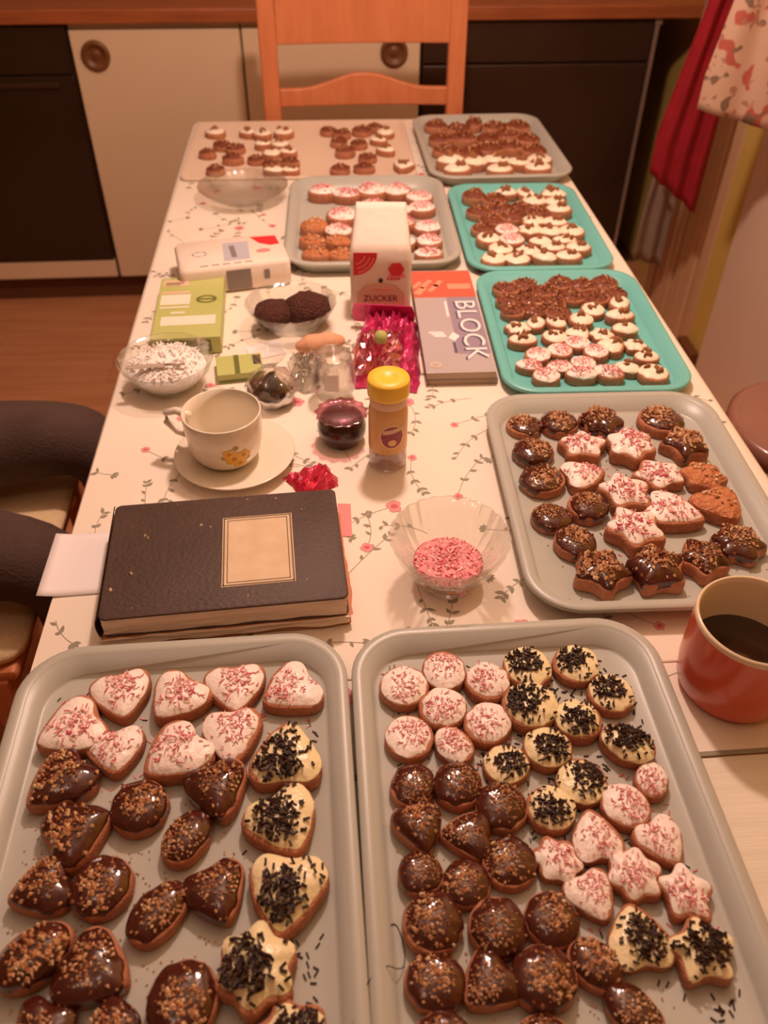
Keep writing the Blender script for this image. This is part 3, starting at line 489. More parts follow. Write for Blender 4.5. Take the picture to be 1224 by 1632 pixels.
  ('W','r',-0.0889,2.1846,0.0423,-152,'walnut-topped white round cookie, third from left, second row from back, white baking sheet'),
  ('B','r',0.0577,2.1953,0.0428,-94,'brown nut-covered round cookie, fourth from left, second row from back, white baking sheet'),
  ('B','r',0.1076,2.1783,0.0427,124,'brown nut-covered round cookie, fifth from left, second row from back, white baking sheet'),
  ('W','o',0.1597,2.1992,0.0431,60,'walnut-topped white oval cookie, rightmost, second row from back, white baking sheet'),
  ('B','o',-0.2649,2.1260,0.0425,80,'brown nut-covered oval cookie, leftmost, third row from back, white baking sheet'),
  ('B','r',-0.1999,2.1629,0.0463,166,'brown nut-covered round cookie, second from left, third row from back, white baking sheet'),
  ('W','r',-0.1107,2.1173,0.0412,-104,'walnut-topped white round cookie, third from left, third row from back, white baking sheet'),
  ('W','o',-0.0680,2.1238,0.0414,70,'walnut-topped white oval cookie, fourth from left, third row from back, white baking sheet'),
  ('B','r',0.0705,2.1204,0.0463,130,'brown nut-covered round cookie, fifth from left, third row from back, white baking sheet'),
  ('B','r',0.1238,2.0818,0.0428,-160,'brown nut-covered round cookie, sixth from left, third row from back, white baking sheet'),
  ('W','o',0.1714,2.1238,0.0467,60,'walnut-topped white oval cookie, rightmost, third row from back, white baking sheet'),
  ('B','o',-0.2001,2.0828,0.0480,90,'brown nut-covered oval cookie, leftmost, fourth row from back, white baking sheet'),
  ('B','r',-0.1461,2.0840,0.0406,99,'brown nut-covered round cookie, second from left, fourth row from back, white baking sheet'),
  ('B','r',-0.1062,2.0559,0.0403,71,'brown nut-covered round cookie, third from left, fourth row from back, white baking sheet'),
  ('B','o',-0.0644,2.0535,0.0448,90,'brown nut-covered oval cookie, rightmost, fourth row from back, white baking sheet'),
  ('B','r',-0.2386,2.0175,0.0408,118,'brown nut-covered round cookie, leftmost, front row, white baking sheet'),
  ('W','o',-0.1016,2.0083,0.0437,90,'walnut-topped white oval cookie, second from left, front row, white baking sheet'),
  ('W','o',-0.0608,2.0057,0.0394,90,'walnut-topped white oval cookie, third from left, front row, white baking sheet'),
  ('B','r',0.0535,2.0054,0.0412,-53,'brown nut-covered round cookie, fourth from left, front row, white baking sheet'),
  ('B','o',0.1124,2.0078,0.0472,90,'brown nut-covered oval cookie, fifth from left, front row, white baking sheet'),
  ('W','h',0.2042,2.0124,0.0479,-16,'walnut-topped white heart cookie, rightmost, front row, white baking sheet'),
 ],
}

# ------------------------------------------------------------------ room
fl = struct(MB().box((-2.2, -1.2, -.02), (2.0, 3.5, -.004)).build('floor', M['plinth']))
pm = {}
def plank_mesh(L):
    if L not in pm:
        pm[L] = MB().box((0, 0, -.004), (L-.0015, .1885, 0)).mesh('plank', M['floor'])
    return pm[L]
for j in range(22):
    x = -1.9-(j % 3)*.4; y = -1.1+j*.19
    while x < 1.4:
        o = inst('plank', plank_mesh(1.2), fl); o.location = (x, y, 0); x += 1.2
struct(MB().box((-2.2, 3.46, 0), (2.0, 3.56, 2.5)).build('wall_back', M['wall']))
struct(MB().box((-2.3, -1.2, 0), (-2.2, 3.5, 2.5)).build('wall_left', M['wall']))
struct(MB().box((1.26, -1.2, 0), (1.36, 3.5, 2.5)).build('wall_right', M['yellow_wall']))
struct(MB().box((-2.2, -1.3, 0), (2.0, -1.2, 2.5)).build('wall_front', M['wall']))
struct(MB().box((-2.3, -1.3, 2.5), (2.0, 3.56, 2.56)).build('ceiling', M['ceiling']))
dr = struct(MB().box((1.18, 1.36, .006), (1.22, 2.22, 2.02)).build('door_1', M['door'], bevel=.004))
hb = MB().lathe([(.0, 0), (.024, 0), (.024, .006), (.01, .008), (.01, .04), (0, .04)], 16); hb.box((-.012, -.11, .032), (.012, .012, .046))
ho = hb.build('door_handle', M['steel'], dr, bevel=.003); ho.location = (1.18, 2.14, 1.05); ho.rotation_euler = (0, R(-90), 0)
t1 = struct(MB().box((1.20, 2.245, 0), (1.26, 2.36, 2.1)).build('trim_1', M['yellow_wall'], bevel=.004))
t2 = struct(MB().box((1.235, 2.37, 0), (1.26, 2.86, 2.1)).build('trim_2', M['dark_slat']))
for k in range(6):
    y = 2.385+k*.078
    MB().box((1.212-.006*(k % 2), y, .0), (1.2345, y+.062, .80 if k > 2 else 2.05)).build('slat', M['slat'], t2, bevel=.004)
MB().box((1.17, 2.25, 0), (1.2, 2.37, .07)).build('slat', M['dark_slat'], t2, bevel=.003)

# ------------------------------------------------------------------ kitchen run along the back wall
FY = 2.86
def cabinet(x0, x1, knob_x, label):
    e = empty('kitchen_cabinet', ((x0+x1)/2, FY+.02, .1), 0, label, 'cabinet', 'white base cabinets'); hw = (x1-x0)/2
    MB().box((-hw+.001, .001, 0), (hw-.001, .56, .80)).build('body', M['cabinet'], e)
    d = MB().box((-hw+.003, -.02, .0), (hw-.003, 0, .782)).build('door', M['cabinet'], e, bevel=.003)
    k = MB().lathe([(0, .005), (.012, .005), (.014, .003), (.026, .003), (.029, .010), (.037, .012), (.0425, .008), (.0425, .0), (0, 0)], 32)
    h = k.build('handle', M['knob'], d); h.location = (knob_x-(x0+x1)/2, -.02, .715); h.rotation_euler = (R(90), 0, 0)
    return e
cabinet(-.724, -.214, -.653, 'white base cabinet with round brown handle beside the dark oven')
cabinet(-.212, .338, .254, 'white base cabinet seen behind the orange wooden chair back')
ov = empty('oven', (-1.03, FY+.02, .1), 0, 'built-in oven with dark glass door and pale bottom strip', 'oven')
MB().box((-.3, .001, 0), (.3, .56, .80)).build('body', M['plinth'], ov)
MB().box((-.298, -.02, .0), (.298, 0, .062)).build('bottom_strip', M['cabinet'], ov, bevel=.003)
od = MB().box((-.298, -.024, .066), (.298, 0, .66)).build('door', M['oven_glass'], ov, bevel=.004)
oh = MB().box((-.25, -.034, .628), (.25, -.025, .644)).build('handle', M['black_front'], od, bevel=.003)
cp = MB().box((-.298, -.022, .664), (.298, 0, .797)).build('control_panel', M['oven_glass'], ov, bevel=.003)
ap = empty('dishwasher', (.715, FY+.02, .0), 0, 'dark fronted kitchen appliance under the worktop with pale metal edge', 'appliance')
MB().box((-.372, .001, .02), (.372, .56, .90)).build('body', M['black_front'], ap)
MB().box((-.370, -.022, .11), (.350, 0, .775)).build('door', M['black_front'], ap, bevel=.004)
MB().box((-.370, -.020, .78), (.350, 0, .897)).build('control_panel', M['black_front'], ap, bevel=.003)
MB().box((-.37, .03, .0), (.37, .05, .10)).build('kick_plate', M['plinth'], ap)
MB().box((.354, -.024, .06), (.366, 0, .895)).build('edge_strip', M['steel'], ap, bevel=.002)
MB().box((.350, -.026, .882), (.372, 0, .899)).build('corner_cap', M['steel'], ap, bevel=.002)
tag(MB().box((-1.33, FY+.05, 0), (.34, FY+.065, .0985)).build('plinth', M['plinth']), 'brown plinth board under the white cabinets', 'plinth')
wt = tag(MB().box((-1.6, FY-.02, .9015), (1.23, 3.455, .94)).build('worktop', M['wood_top'], bevel=.004), 'long brown wooden kitchen worktop over cabinets and appliance', 'worktop')

# ------------------------------------------------------------------ table and cloth
tb = empty('dining_table', (.13, 1.2, 0), 0, 'long dining table under a floral cloth, full of cookie trays', 'table')
MB().box((-.455, -1.21, .715), (.462, 1.215, .7485)).build('tabletop', M['chair_wood'], tb, bevel=.003)
for sx in (-1, 1):
    for sy in (-1, 1):
        MB().box((sx*.40-.03, sy*1.12-.03, 0), (sx*.40+.03, sy*1.12+.03, .715)).build('leg', M['chair_wood'], tb, bevel=.004)
    MB().box((sx*.40-.012, -1.08, .63), (sx*.40+.012, 1.08, .715)).build('apron_rail', M['chair_wood'], tb)
X0, X1, Y0, Y1, TZ = -.330, .597, .423, 2.42, .7503
c = MB(); nseg = 120; prof_n = 13
def cloth_section(x0, x1, y0, y1, tz, drop, wave, end_far, end_near):
    m = MB()
    # perimeter loop with rings: flat top, rounded edge, hanging skirt
    pts = []; N = 60
    for i in range(N): pts.append((x0+(x1-x0)*i/N, y0, 0, -1))
    for i in range(N): pts.append((x1, y0+(y1-y0)*i/N, 1, 0))
    for i in range(N): pts.append((x1-(x1-x0)*i/N, y1, 0, 1))
    for i in range(N): pts.append((x0, y1-(y1-y0)*i/N, -1, 0))
    prof = [(-.012, 0), (-.004, -.0008), (.001, -.004), (.0025, -.012), (.003, -.05), (.004, -drop*.6), (.005, -drop)]
    rings = []
    for o, z in prof:
        rg = []
        for k, (x, y, nx, ny) in enumerate(pts):
            if (ny == -1 and not end_near) or (ny == 1 and not end_far):
                oo = min(o, -.0); zz = max(z, -.0008)
            else: oo, zz = o, z
            t = max(0, -zz/drop); wv = wave*t*(.5+.5*math.sin(k*.63)+.5*math.sin(k*1.31))
            rg.append((x+nx*(oo+wv), y+ny*(oo+wv), tz+zz))
        rings.append(rg)
    m.rings(rings, 0, False, False)
    q = rings[0]; m.add([q[0], q[N], q[2*N], q[3*N]], [(0, 1, 2, 3)]); return m
cl = tag(cloth_section(X0, X1, Y0, Y1, TZ, .11, .004, True, False).build('tablecloth', M['cloth']), 'cream tablecloth printed with vines and pink roses on long table', 'tablecloth')
w2 = cloth_section(X0, X1, -.01, .4215, TZ-.0006, .11, .004, False, True).build('plain_tablecloth', M['cloth2'])
tag(w2, 'plain white oilcloth at the near table end under the orange mug', 'tablecloth')
hem = MB().box((X0+.005, Y0-.0005, TZ-.001), (X1-.005, Y0+.0045, TZ+.0006)).build('hem', M['leaf_print'], cl); hem['label'] = 'greyish hem edge with its shadow painted in'  # cloth edge; its grey stands in for the thin shadow beside it
fold = MB().rings([[(X0, .538, TZ-.0002), (X0, .5405, TZ+.0011), (X0, .543, TZ-.0002)], [(X1, .536, TZ-.0002), (X1, .5385, TZ+.0011), (X1, .541, TZ-.0002)]], 0).build('fold_crease', M['cloth'], cl)
# printed vine pattern: flat print standing a hair above the fabric
pr = MB(); ZP = TZ+.0003
def leaf(x, y, a, L, W, mi):
    ca, sa = math.cos(a), math.sin(a); pts = [(0, 0), (.3, .5), (.6, .45), (1, 0), (.6, -.45), (.3, -.5)]
    pr.add([(x+L*u*ca-W*v*sa, y+L*u*sa+W*v*ca, ZP+random.uniform(0, .0001)) for u, v in pts], [tuple(range(6))], mi, False)
def stem(p, a, L, bend, wd=.0009):
    q = []; x, y = p; n = 9
    for i in range(n):
        if not (X0+.012 < x < X1-.012 and Y0+.012 < y < Y1-.012): break
        q.append((x, y, a)); x += math.cos(a)*L/n; y += math.sin(a)*L/n; a += bend/n
    vs = []; 
    for x, y, a in q: vs += [(x-math.sin(a)*wd/2, y+math.cos(a)*wd/2, ZP), (x+math.sin(a)*wd/2, y-math.cos(a)*wd/2, ZP)]
    pr.add(vs, [(2*i, 2*i+1, 2*i+3, 2*i+2) for i in range(len(q)-1)], 1, False); return q
def rose(x, y, s):
    for k in range(5):
        a = k*1.257+random.random(); cx, cy = x+math.cos(a)*s*.5, y+math.sin(a)*s*.5
        pr.add([(cx+math.cos(b)*s*.55, cy+math.sin(b)*s*.55, ZP+.0001+.00002*k) for b in [i*math.pi/4 for i in range(8)]], [tuple(range(8))], 2, False)
    pr.add([(x+math.cos(b)*s*.45, y+math.sin(b)*s*.4, ZP+.00022) for b in [i*math.pi/4 for i in range(8)]], [tuple(range(8))], 3, False)
rp = random.Random(5)
gy = Y0+.03
row = 0
while gy < Y1-.03:
    gx = X0+.035+(.045 if row % 2 else 0)
    while gx < X1-.03:
        x, y = gx+rp.uniform(-.018, .018), gy+rp.uniform(-.018, .018); a = rp.uniform(0, 6.28)
        if X0+.03 < x < X1-.03 and Y0+.03 < y < Y1-.03:
            q = stem((x, y), a, rp.uniform(.06, .115), rp.uniform(-1.1, 1.1))
            q = [t for t in q if X0+.012 < t[0] < X1-.012 and Y0+.012 < t[1] < Y1-.012]
            for i, (u, v, b) in enumerate(q[1:]):
                if i in (2, 4, 6, 7):
                    for sgn in ((-1, 1) if rp.random() < .6 else (rp.choice((-1, 1)),)):
                        leaf(u, v, b+sgn*rp.uniform(.6, 1.1), rp.uniform(.007, .013), rp.uniform(.004, .006), 0)
            if rp.random() < .34: rose(x, y, rp.uniform(.006, .0115))
            elif rp.random() < .5:
                for k in range(4): leaf(x, y, a+2+k*.6, .010, .005, 0)
        gx += .084
    gy += .074; row += 1
po = pr.build('printed_vines', [M['leaf_print'], M['stem_print'], M['rose_print'], M['rose_core']], cl); po['kind'] = 'stuff'

# ------------------------------------------------------------------ chairs
def chair(loc, rz, label, cushion):
    e = empty('dining_chair', loc, rz, label, 'chair'); W = .235
    for sx in (-1, 1):
        m = MB(); x = sx*.255
        m.rings([[(x-.0235+dx*.047, y+dy*.034, z) for dx, dy in ((0, 0), (1, 0), (1, 1), (0, 1))] for y, z in ((-.03, 0), (.0, .2), (.0, .46), (.01, .75), (.03, 1.06))], smooth=False)
        m.build('back_post', M['chair_wood'], e, bevel=.005)
        f_ = MB(); f_.rings([[(x-.02+dx*.04, y+dy*.04, z) for dx, dy in ((0, 0), (1, 0), (1, 1), (0, 1))] for y, z in ((-.415, 0), (-.415, .43))], smooth=False)
        f_.build('leg', M['chair_wood'], e, bevel=.004)
    MB().box((-.27, -.43, .425), (.27, .03, .448)).build('seat', M['chair_wood'], e, bevel=.008)
    MB().box((-.235, -.40, .36), (.235, -.385, .425)).build('seat_rail', M['chair_wood'], e)
    for sx in (-1, 1): MB().box((sx*.25-.01, -.385, .18), (sx*.25+.01, .0, .21)).build('stretcher', M['chair_wood'], e, bevel=.004)
    # top slat and a lower slat with a raised middle
    def slat(z0, z1, rise):
        n = 24; r0 = []
        for i in range(n+1):
            u = i/n; x = -.232+.464*u; zt = z1+rise*(.5-.5*math.cos(2*math.pi*min(1, max(0, (u-.12)/.76))))
            yb = .012+.012*math.sin(math.pi*u)+(z0-.75)*.06
            r0.append([(x, yb, z0), (x, yb+.018, z0), (x, yb+.018, zt), (x, yb, zt)])
        MB().rings(r0, smooth=False).build('back_slat', M['chair_wood'], e, bevel=.004)
    slat(.765, .812, .036); slat(.918, 1.03, .0)
    if cushion:
        m = MB(); m.rings([rrect(.262-d, .218-d, .04, 6, z) for d, z in ((.012, 0), (0, .008), (0, .02), (.015, .028))]); o = m.build('seat_cushion', M['seat_fabric'], e); o.location = (0, -.222, .4485)
    return e
chair((.139, 2.47, 0), 0, 'orange-brown wooden chair with curved slat at the far table end', False)
chair((-.92, 1.085, 0), R(90), 'wooden chair with cream seat under the person in dark trousers', True)

# ------------------------------------------------------------------ person seated on the left
def person():
    e = empty('person', (-.79, 1.09, 0), 0, 'person in dark trousers seated at the left table edge', 'person')
    V = []; E = []; RR = []
    def v(p, r, par=None):
        V.append(p); RR.append(r if isinstance(r, tuple) else (r, r))
        if par is not None: E.append((par, len(V)-1))
        return len(V)-1
    pel = v((0, 0, .605), (.115, .14))
    for s, kx, ky in ((1, .36, .145), (-1, .345, -.155)):
        h = v((.06, s*.10, .578), (.09, .092), pel); t = v((.20, s*.13+.012*s, .572), (.082, .082), h); k = v((kx, ky, .575), (.073, .07), t)
        k2 = v((kx+.03, ky, .49), (.066, .062), k)
        cf = v((kx+.015, ky, .33), (.058, .058), k2); an = v((kx-.01, ky, .10), (.042, .042), cf); v((kx+.0, ky, .05), (.04, .035), an)
        v((kx+.12, ky+s*.02, .03), (.032, .024), len(V)-1)
    ws = v((-.03, 0, .74), (.13, .11), pel); ch = v((-.03, 0, .95), (.16, .12), ws); nb = v((-.02, 0, 1.10), (.09, .075), ch); nk = v((.0, 0, 1.17), (.052, .052), nb)
    jw = v((.03, 0, 1.235), (.062, .068), nk); hd = v((.022, 0, 1.31), (.084, .096), jw); v((.012, 0, 1.385), (.06, .066), hd)
    for s in (1, -1):
        sh = v((-.03, s*.17, 1.06), (.06, .062), nb); el = v((-.09, s*.25, .80), (.042, .044), sh); wr = v((.06, s*.155, .715), (.027, .027), el)
        pm_ = v((.115, s*.145, .698), (.030, .018), wr)
        for q, (dy, L) in enumerate(((-.028, .062), (-.010, .072), (.009, .068), (.026, .054))):
            a = v((.155, s*.145+dy, .694), (.0095, .0095), pm_); b = v((.155+L*.55, s*.145+dy*1.15, .690), (.0085, .0085), a); v((.155+L, s*.145+dy*1.2, .680), (.0075, .0075), b)
        th = v((.105, s*.145-s*.035, .698), (.011, .011), pm_); v((.132, s*.145-s*.052, .690), (.009, .009), th)
    me = bpy.data.meshes.new('body'); me.from_pydata(V, E, []); o = bpy.data.objects.new('body', me); COL.objects.link(o)
    md = o.modifiers.new('skin', 'SKIN'); md.use_smooth_shade = True
    for i, r in enumerate(RR): me.skin_vertices[0].data[i].radius = r
    me.skin_vertices[0].data[0].use_root = True
    o.modifiers.new('sub', 'SUBSURF').levels = 2; o.modifiers['sub'].render_levels = 2
    bpy.context.view_layer.update()
    m2 = bpy.data.meshes.new_from_object(o.evaluated_get(bpy.context.evaluated_depsgraph_get())); bpy.data.objects.remove(o)
    m2.materials.clear()
    for k in ('trousers', 'sweater', 'skin', 'dark_choc', 'lip'): m2.materials.append(M[k])
    for p in m2.polygons:
        cx, cy, cz = p.center; p.use_smooth = True
        if cz > 1.155: mi = 2
        elif cx > .065 and cz > .672 and cz < .74: mi = 2
        elif cz > .685: mi = 1
        elif cz < .085: mi = 3
        else: mi = 0
        p.material_index = mi
    b = inst('body', m2, e)
    # face
    f = MB()
    for s in (1, -1):
        f2 = MB().lathe([(.0001, -.012), (.009, -.009), (.012, 0), (.009, .009), (.0001, .012)], 12).build('eye', M['eye'], e); f2.location = (.098, s*.033, 1.315)
        MB().lathe([(.0001, -.004), (.004, -.003), (.005, 0), (.004, .003), (.0001, .004)], 10).build('iris', M['dark_choc'], f2).location = (.0095, 0, 0)
        er = MB().rings([[(.0+.018*k*math.cos(a), s*(.088+.006*k), 1.305+.03*k*math.sin(a)) for a in [2*math.pi*i/12 for i in range(12)]] for k in (.5, 1, .8)]).build('ear', M['skin'], e)
    MB().rings([[(.10, -.008, 1.305), (.10, .008, 1.305), (.112, 0, 1.305)], [(.10, -.016, 1.268), (.10, .016, 1.268), (.130, 0, 1.272)], [(.095, -.01, 1.26), (.095, .01, 1.26), (.11, 0, 1.258)]]).build('nose', M['skin'], e)
    MB().tube([(.088, -.026, 1.236), (.099, 0, 1.238), (.088, .026, 1.236)], [.004, .007, .004], 8).build('mouth', M['lip'], e)
    h = MB(); rs = []
    for k in range(9):
        t = k/8*1.9; rs.append([(.005+(.105*math.sin(t)+.004)*math.cos(a)*(.9 if math.cos(a) > 0 else 1), (.100*math.sin(t)+.004)*math.sin(a), 1.34+.085*math.cos(t)-(.0 if math.cos(a) > .2 else .05*k/8)) for a in [2*math.pi*i/24 for i in range(24)] if True])
    rs = [[(x-(.035 if (k > 3 and x > .03) else 0), y, max(z, 1.36) if x > .02 else z) for x, y, z in r] for k, r in enumerate(rs)]
    h.rings(rs, cap0=True, cap1=False).build('hair', M['hair'], e)
person()

# ------------------------------------------------------------------ trays
TLAB = {'NL': 'grey plastic tray at near left holding heart cookies', 'NR': 'grey plastic tray at near right crowded with mostly round cookies',
 'G3': 'grey plastic tray at right behind the orange mug, star cookies in it', 'Q2': 'turquoise plastic tray touching the grey BLOCK pad',
 'Q1': 'turquoise plastic tray behind the other turquoise tray', 'FG': 'grey plastic tray at the far right table corner',
 'G2': 'grey plastic tray behind the standing sugar bag', 'FW': 'white flat baking sheet at the far left table end'}
def tray(k, cx, cy, a, W, L, kind, bed):
    e = empty('baking_sheet' if kind == 'white' else 'serving_tray', (cx, cy, TZ+.0012), a, TLAB[k], 'tray', None)
    h = bed-(TZ+.0012); top = .026 if kind == 'grey' else (.019 if kind == 'turq' else .006)
    lip = .013 if kind != 'white' else .004; slope = .0065 if kind != 'white' else .006; rc = .062 if kind == 'grey' else (.055 if kind == 'turq' else .02)
    hx, hy = W/2, L/2; bx, by, br = hx-lip-slope, hy-lip-slope, rc-lip-slope*.6
    m = M['tray_grey' if kind == 'grey' else 'tray_turq' if kind == 'turq' else 'tray_white']
    b = MB(); n = 10
    b.rings([rrect(bx-.004, by-.004, br, n, 0), rrect(bx, by, br, n, 0), rrect(hx-lip+.0025, hy-lip+.0025, rc-lip+.002, n, top-.002), rrect(hx-lip-.0005, hy-lip-.0005, rc-lip, n, top-.0005), rrect(bx-.002, by-.002, br, n, h+.0015), rrect(bx-.0055, by-.0055, br-.003, n, h)], cap0=True, cap1=True)
    b.build('tray_bed', m, e)
    r = MB(); rr = [(lip+.0006, top-.0012), (lip-.001, top+.0002), (lip*.5, top+.0008), (.0015, top), (0, top-.0016), (.0003, top-.0055), (.0018, top-.0055), (.002, top-.003), (lip-.0012, top-.0022)]
    rings = [rrect(hx-d, hy-d, max(rc-d, .004), n, z) for d, z in rr]
    r.rings(rings+[rings[0]], cap0=False, cap1=False); r.build('rim', m, e)
    return e
for k, v in TRAYS.items(): tray(k, *v)

# ------------------------------------------------------------------ cookies
def outline(sh, n=44):
    if sh == 'h':
        p = []
        for i in range(n):
            t = 2*math.pi*i/n; p.append((16*math.sin(t)**3/17, (13*math.cos(t)-5*math.cos(2*t)-2*math.cos(3*t)-math.cos(4*t))/17+.12))
        for _ in range(26): p = [((p[i-1][0]+2*p[i][0]+p[(i+1) % n][0])/4, (p[i-1][1]+2*p[i][1]+p[(i+1) % n][1])/4) for i in range(n)]
        p = p[::-1]
    elif sh == 'r': p = [(math.cos(2*math.pi*i/n)*(1+.015*math.sin(5*i)), math.sin(2*math.pi*i/n)) for i in range(n)]
    elif sh == 'o': p = [(.74*math.cos(2*math.pi*i/n), (1+.05*math.sin(2*math.pi*i/n))*math.sin(2*math.pi*i/n)) for i in range(n)]
    elif sh == 's': p = [((.86+.14*math.cos(5*2*math.pi*i/n)+.02*math.cos(10*2*math.pi*i/n))*math.cos(2*math.pi*i/n), (.86+.14*math.cos(5*2*math.pi*i/n)+.02*math.cos(10*2*math.pi*i/n))*math.sin(2*math.pi*i/n)) for i in range(n)]
    else: p = [((.9+.1*math.cos(6*2*math.pi*i/n))*math.cos(2*math.pi*i/n), (.9+.1*math.cos(6*2*math.pi*i/n))*math.sin(2*math.pi*i/n)) for i in range(n)]
    mx = max(abs(q[0]) for q in p) if sh == 'h' else max(math.hypot(*q) for q in p); return [(x*.5/mx, y*.5/mx) for x, y in p]
HB = .20
def dome(s, h): return h*(1-s**3.2)
def biscuit_mesh(sh, seed):
    o = outline(sh); rn = random.Random(seed); m = MB()
    def ring(s, z): return [(x*s*(1+.05*noise.noise((x*4+seed*2.3, y*4, 0))+.012*noise.noise((x*9+seed, y*9, z*20))), y*s*(1+.012*noise.noise((x*9, y*9+seed, z*20))), z) for x, y in o]
    m.rings([ring(.95, 0), ring(1.0, .03), ring(1.0, HB*.7), ring(.97, HB*.93), ring(.92, HB), ring(.5, HB+.01)]); return m.mesh('biscuit', M['biscuit'])
def ice_fn(sh, seed, kind):
    # icing footprint scale per outline vertex
    o = outline(sh); rn = random.Random(seed*7+3); off = (rn.uniform(-.05, .05), rn.uniform(-.05, .05)); h = {'C': .105, 'P': .075, 'V': .085}.get(kind, .08)
    base = {'C': .96, 'P': .90, 'V': .92}.get(kind, .90)
    f = [base+.05*noise.noise((x*4+seed*2.3, y*4, 0))+.07*noise.noise((x*5+seed*3.1, y*5, .3)) for x, y in o]
    def P(i, s): return (o[i][0]*f[i]*s+off[0], o[i][1]*f[i]*s+off[1], HB+.004+dome(s, h)+.012*noise.noise((o[i][0]*s*7+seed, o[i][1]*s*7, 1.7)))
    return o, P
def ice_mesh(sh, seed, kind, name, m_):
    o, P = ice_fn(sh, seed, kind); n = len(o); m = MB()
    low = [(P(i, 1)[0]*1.0, P(i, 1)[1]*1.0, HB-(.10 if kind == 'C' else .03)-(.09 if kind == 'C' else .04)*max(0, noise.noise((o[i][0]*6+seed, o[i][1]*6, 5)))) for i in range(n)]
    lo2 = [(x*1.02, y*1.02, z+.03) for x, y, z in low]
    rs = [[(x*.985, y*.985, z) for x, y, z in low], lo2]+[[P(i, s) for i in range(n)] for s in (.985, .93, .82, .66, .46, .24)]
    m.rings(rs, cap0=False, cap1=True); return m.mesh(name, m_)
def rod(m, p, d, L, t, mi, up):
    d = d.normalized(); a = d.cross(up); a.normalize(); b = a.cross(d)
    vs = [p+d*s*L/2+a*u*t/2+b*v*t/2 for s in (-1, 1) for u, v in ((-1, -1), (1, -1), (1, 1), (-1, 1))]
    m.add(vs, [(0,1,2,3),(7,6,5,4),(0,4,5,1),(1,5,6,2),(2,6,7,3),(3,7,4,0)], mi, False)
def chunk(m, p, s, mi, rn, sm=False):
    vs = []
    for q in ((0,0,1),(1,0,0),(0,1,0),(-1,0,0),(0,-1,0),(0,0,-1)):
        vs.append(p+Vector(q)*s*rn.uniform(.6, 1.25)+Vector((rn.uniform(-.3,.3), rn.uniform(-.3,.3), 0))*s)
    m.add(vs, [(0,1,2),(0,2,3),(0,3,4),(0,4,1),(5,2,1),(5,3,2),(5,4,3),(5,1,4)], mi, sm)
def topping_mesh(sh, seed, kind):
    o, P = ice_fn(sh, seed, kind); n = len(o); rn = random.Random(seed*13+1); m = MB()
    cnt = {'P': 90, 'V': 150, 'C': 140, 'B': 30, 'W': 8, 'N': 22}[kind]
    ca = rn.uniform(0, 6.28); cr = rn.uniform(.05, .28)   # the topping was dropped off-centre
    for k in range(cnt):
        for _ in range(8):
            i = rn.randrange(n); s = math.sqrt(rn.random())*.97
            x, y, z = P(i, s); dx, dy = x-math.cos(ca)*cr*.5, y-math.sin(ca)*cr*.5
            if math.hypot(dx, dy) < (.34 if kind in 'VP' else .36)*(.55+.6*rn.random()) or rn.random() < .08: break
        p = Vector((x, y, z))
        if kind == 'V':
            d = Vector((rn.uniform(-1, 1), rn.uniform(-1, 1), rn.uniform(-.25, .35))); p.z += rn.uniform(.008, .045)
            rod(m, p, d, rn.uniform(.055, .10), .026, 0 if rn.random() < .75 else 1, Vector((0, 0, 1)))
        elif kind == 'P':
            d = Vector((rn.uniform(-1, 1), rn.uniform(-1, 1), rn.uniform(-.2, .3))); p.z += rn.uniform(.004, .03)
            r = rn.random(); rod(m, p, d, rn.uniform(.04, .10), rn.uniform(.010, .018), 0 if r < .5 else (1 if r < .68 else 2), Vector((0, 0, 1)))
        elif kind == 'C':
            p.z += .012; r = rn.random(); chunk(m, p, rn.uniform(.017, .034+.012*(seed % 2)), 0 if r < .5 else (1 if r < .7 else 2), rn)
        elif kind == 'B':
            p.z += .012; chunk(m, p, rn.uniform(.03, .06), rn.choice((0, 1, 1, 3)), rn, True)
        elif kind == 'N':
            p.z += .01; chunk(m, p, rn.uniform(.03, .055), rn.choice((0, 0, 1, 2)), rn, True)
        else:
            p = Vector((rn.uniform(-.19, .19), rn.uniform(-.19, .19), HB+.095)); chunk(m, p, rn.uniform(.07, .12), 0, rn, True)
    ms = {'P': ['pink1', 'pink2', 'pink3'], 'V': ['verm', 'verm2'], 'C': ['nut1', 'nut2', 'nut3'], 'B': ['nut2', 'brown_ice', 'nut1', 'nut1'], 'N': ['nut1', 'nut2', 'nut3'], 'W': ['walnut']}[kind]
    return m.mesh('topping', [M[q] for q in ms])
cache = {}
NAME = {'h': 'heart_cookie', 'r': 'round_cookie', 'o': 'oval_cookie', 's': 'star_cookie', 'f': 'flower_cookie'}
ICE = {'P': ('icing', 'white_ice'), 'V': ('icing', 'cream_ice'), 'C': ('chocolate_glaze', 'choc'), 'B': ('brown_glaze', 'brown_ice'), 'W': ('icing', 'ivory_ice'), 'N': ('caramel_topping', 'plain_ice')}
TOP = {'P': 'pink_sprinkles', 'V': 'chocolate_vermicelli', 'C': 'chopped_nuts', 'B': 'nut_pieces', 'W': 'walnut_piece', 'N': 'nut_pieces'}
GRP = {'P': 'pink-sprinkled cookies', 'V': 'dark-sprinkled cream cookies', 'C': 'chocolate-glazed nut cookies', 'B': 'brown nut cookies', 'W': 'walnut-topped white cookies', 'N': 'plain nut cookies'}
TNAME = {'NL': 'near-left grey tray', 'NR': 'near-right grey tray', 'G3': 'middle-right grey tray', 'Q2': 'front turquoise tray', 'Q1': 'back turquoise tray', 'FG': 'back-corner grey tray', 'G2': 'middle-back grey tray', 'FW': 'white baking sheet'}
rc = random.Random(21)
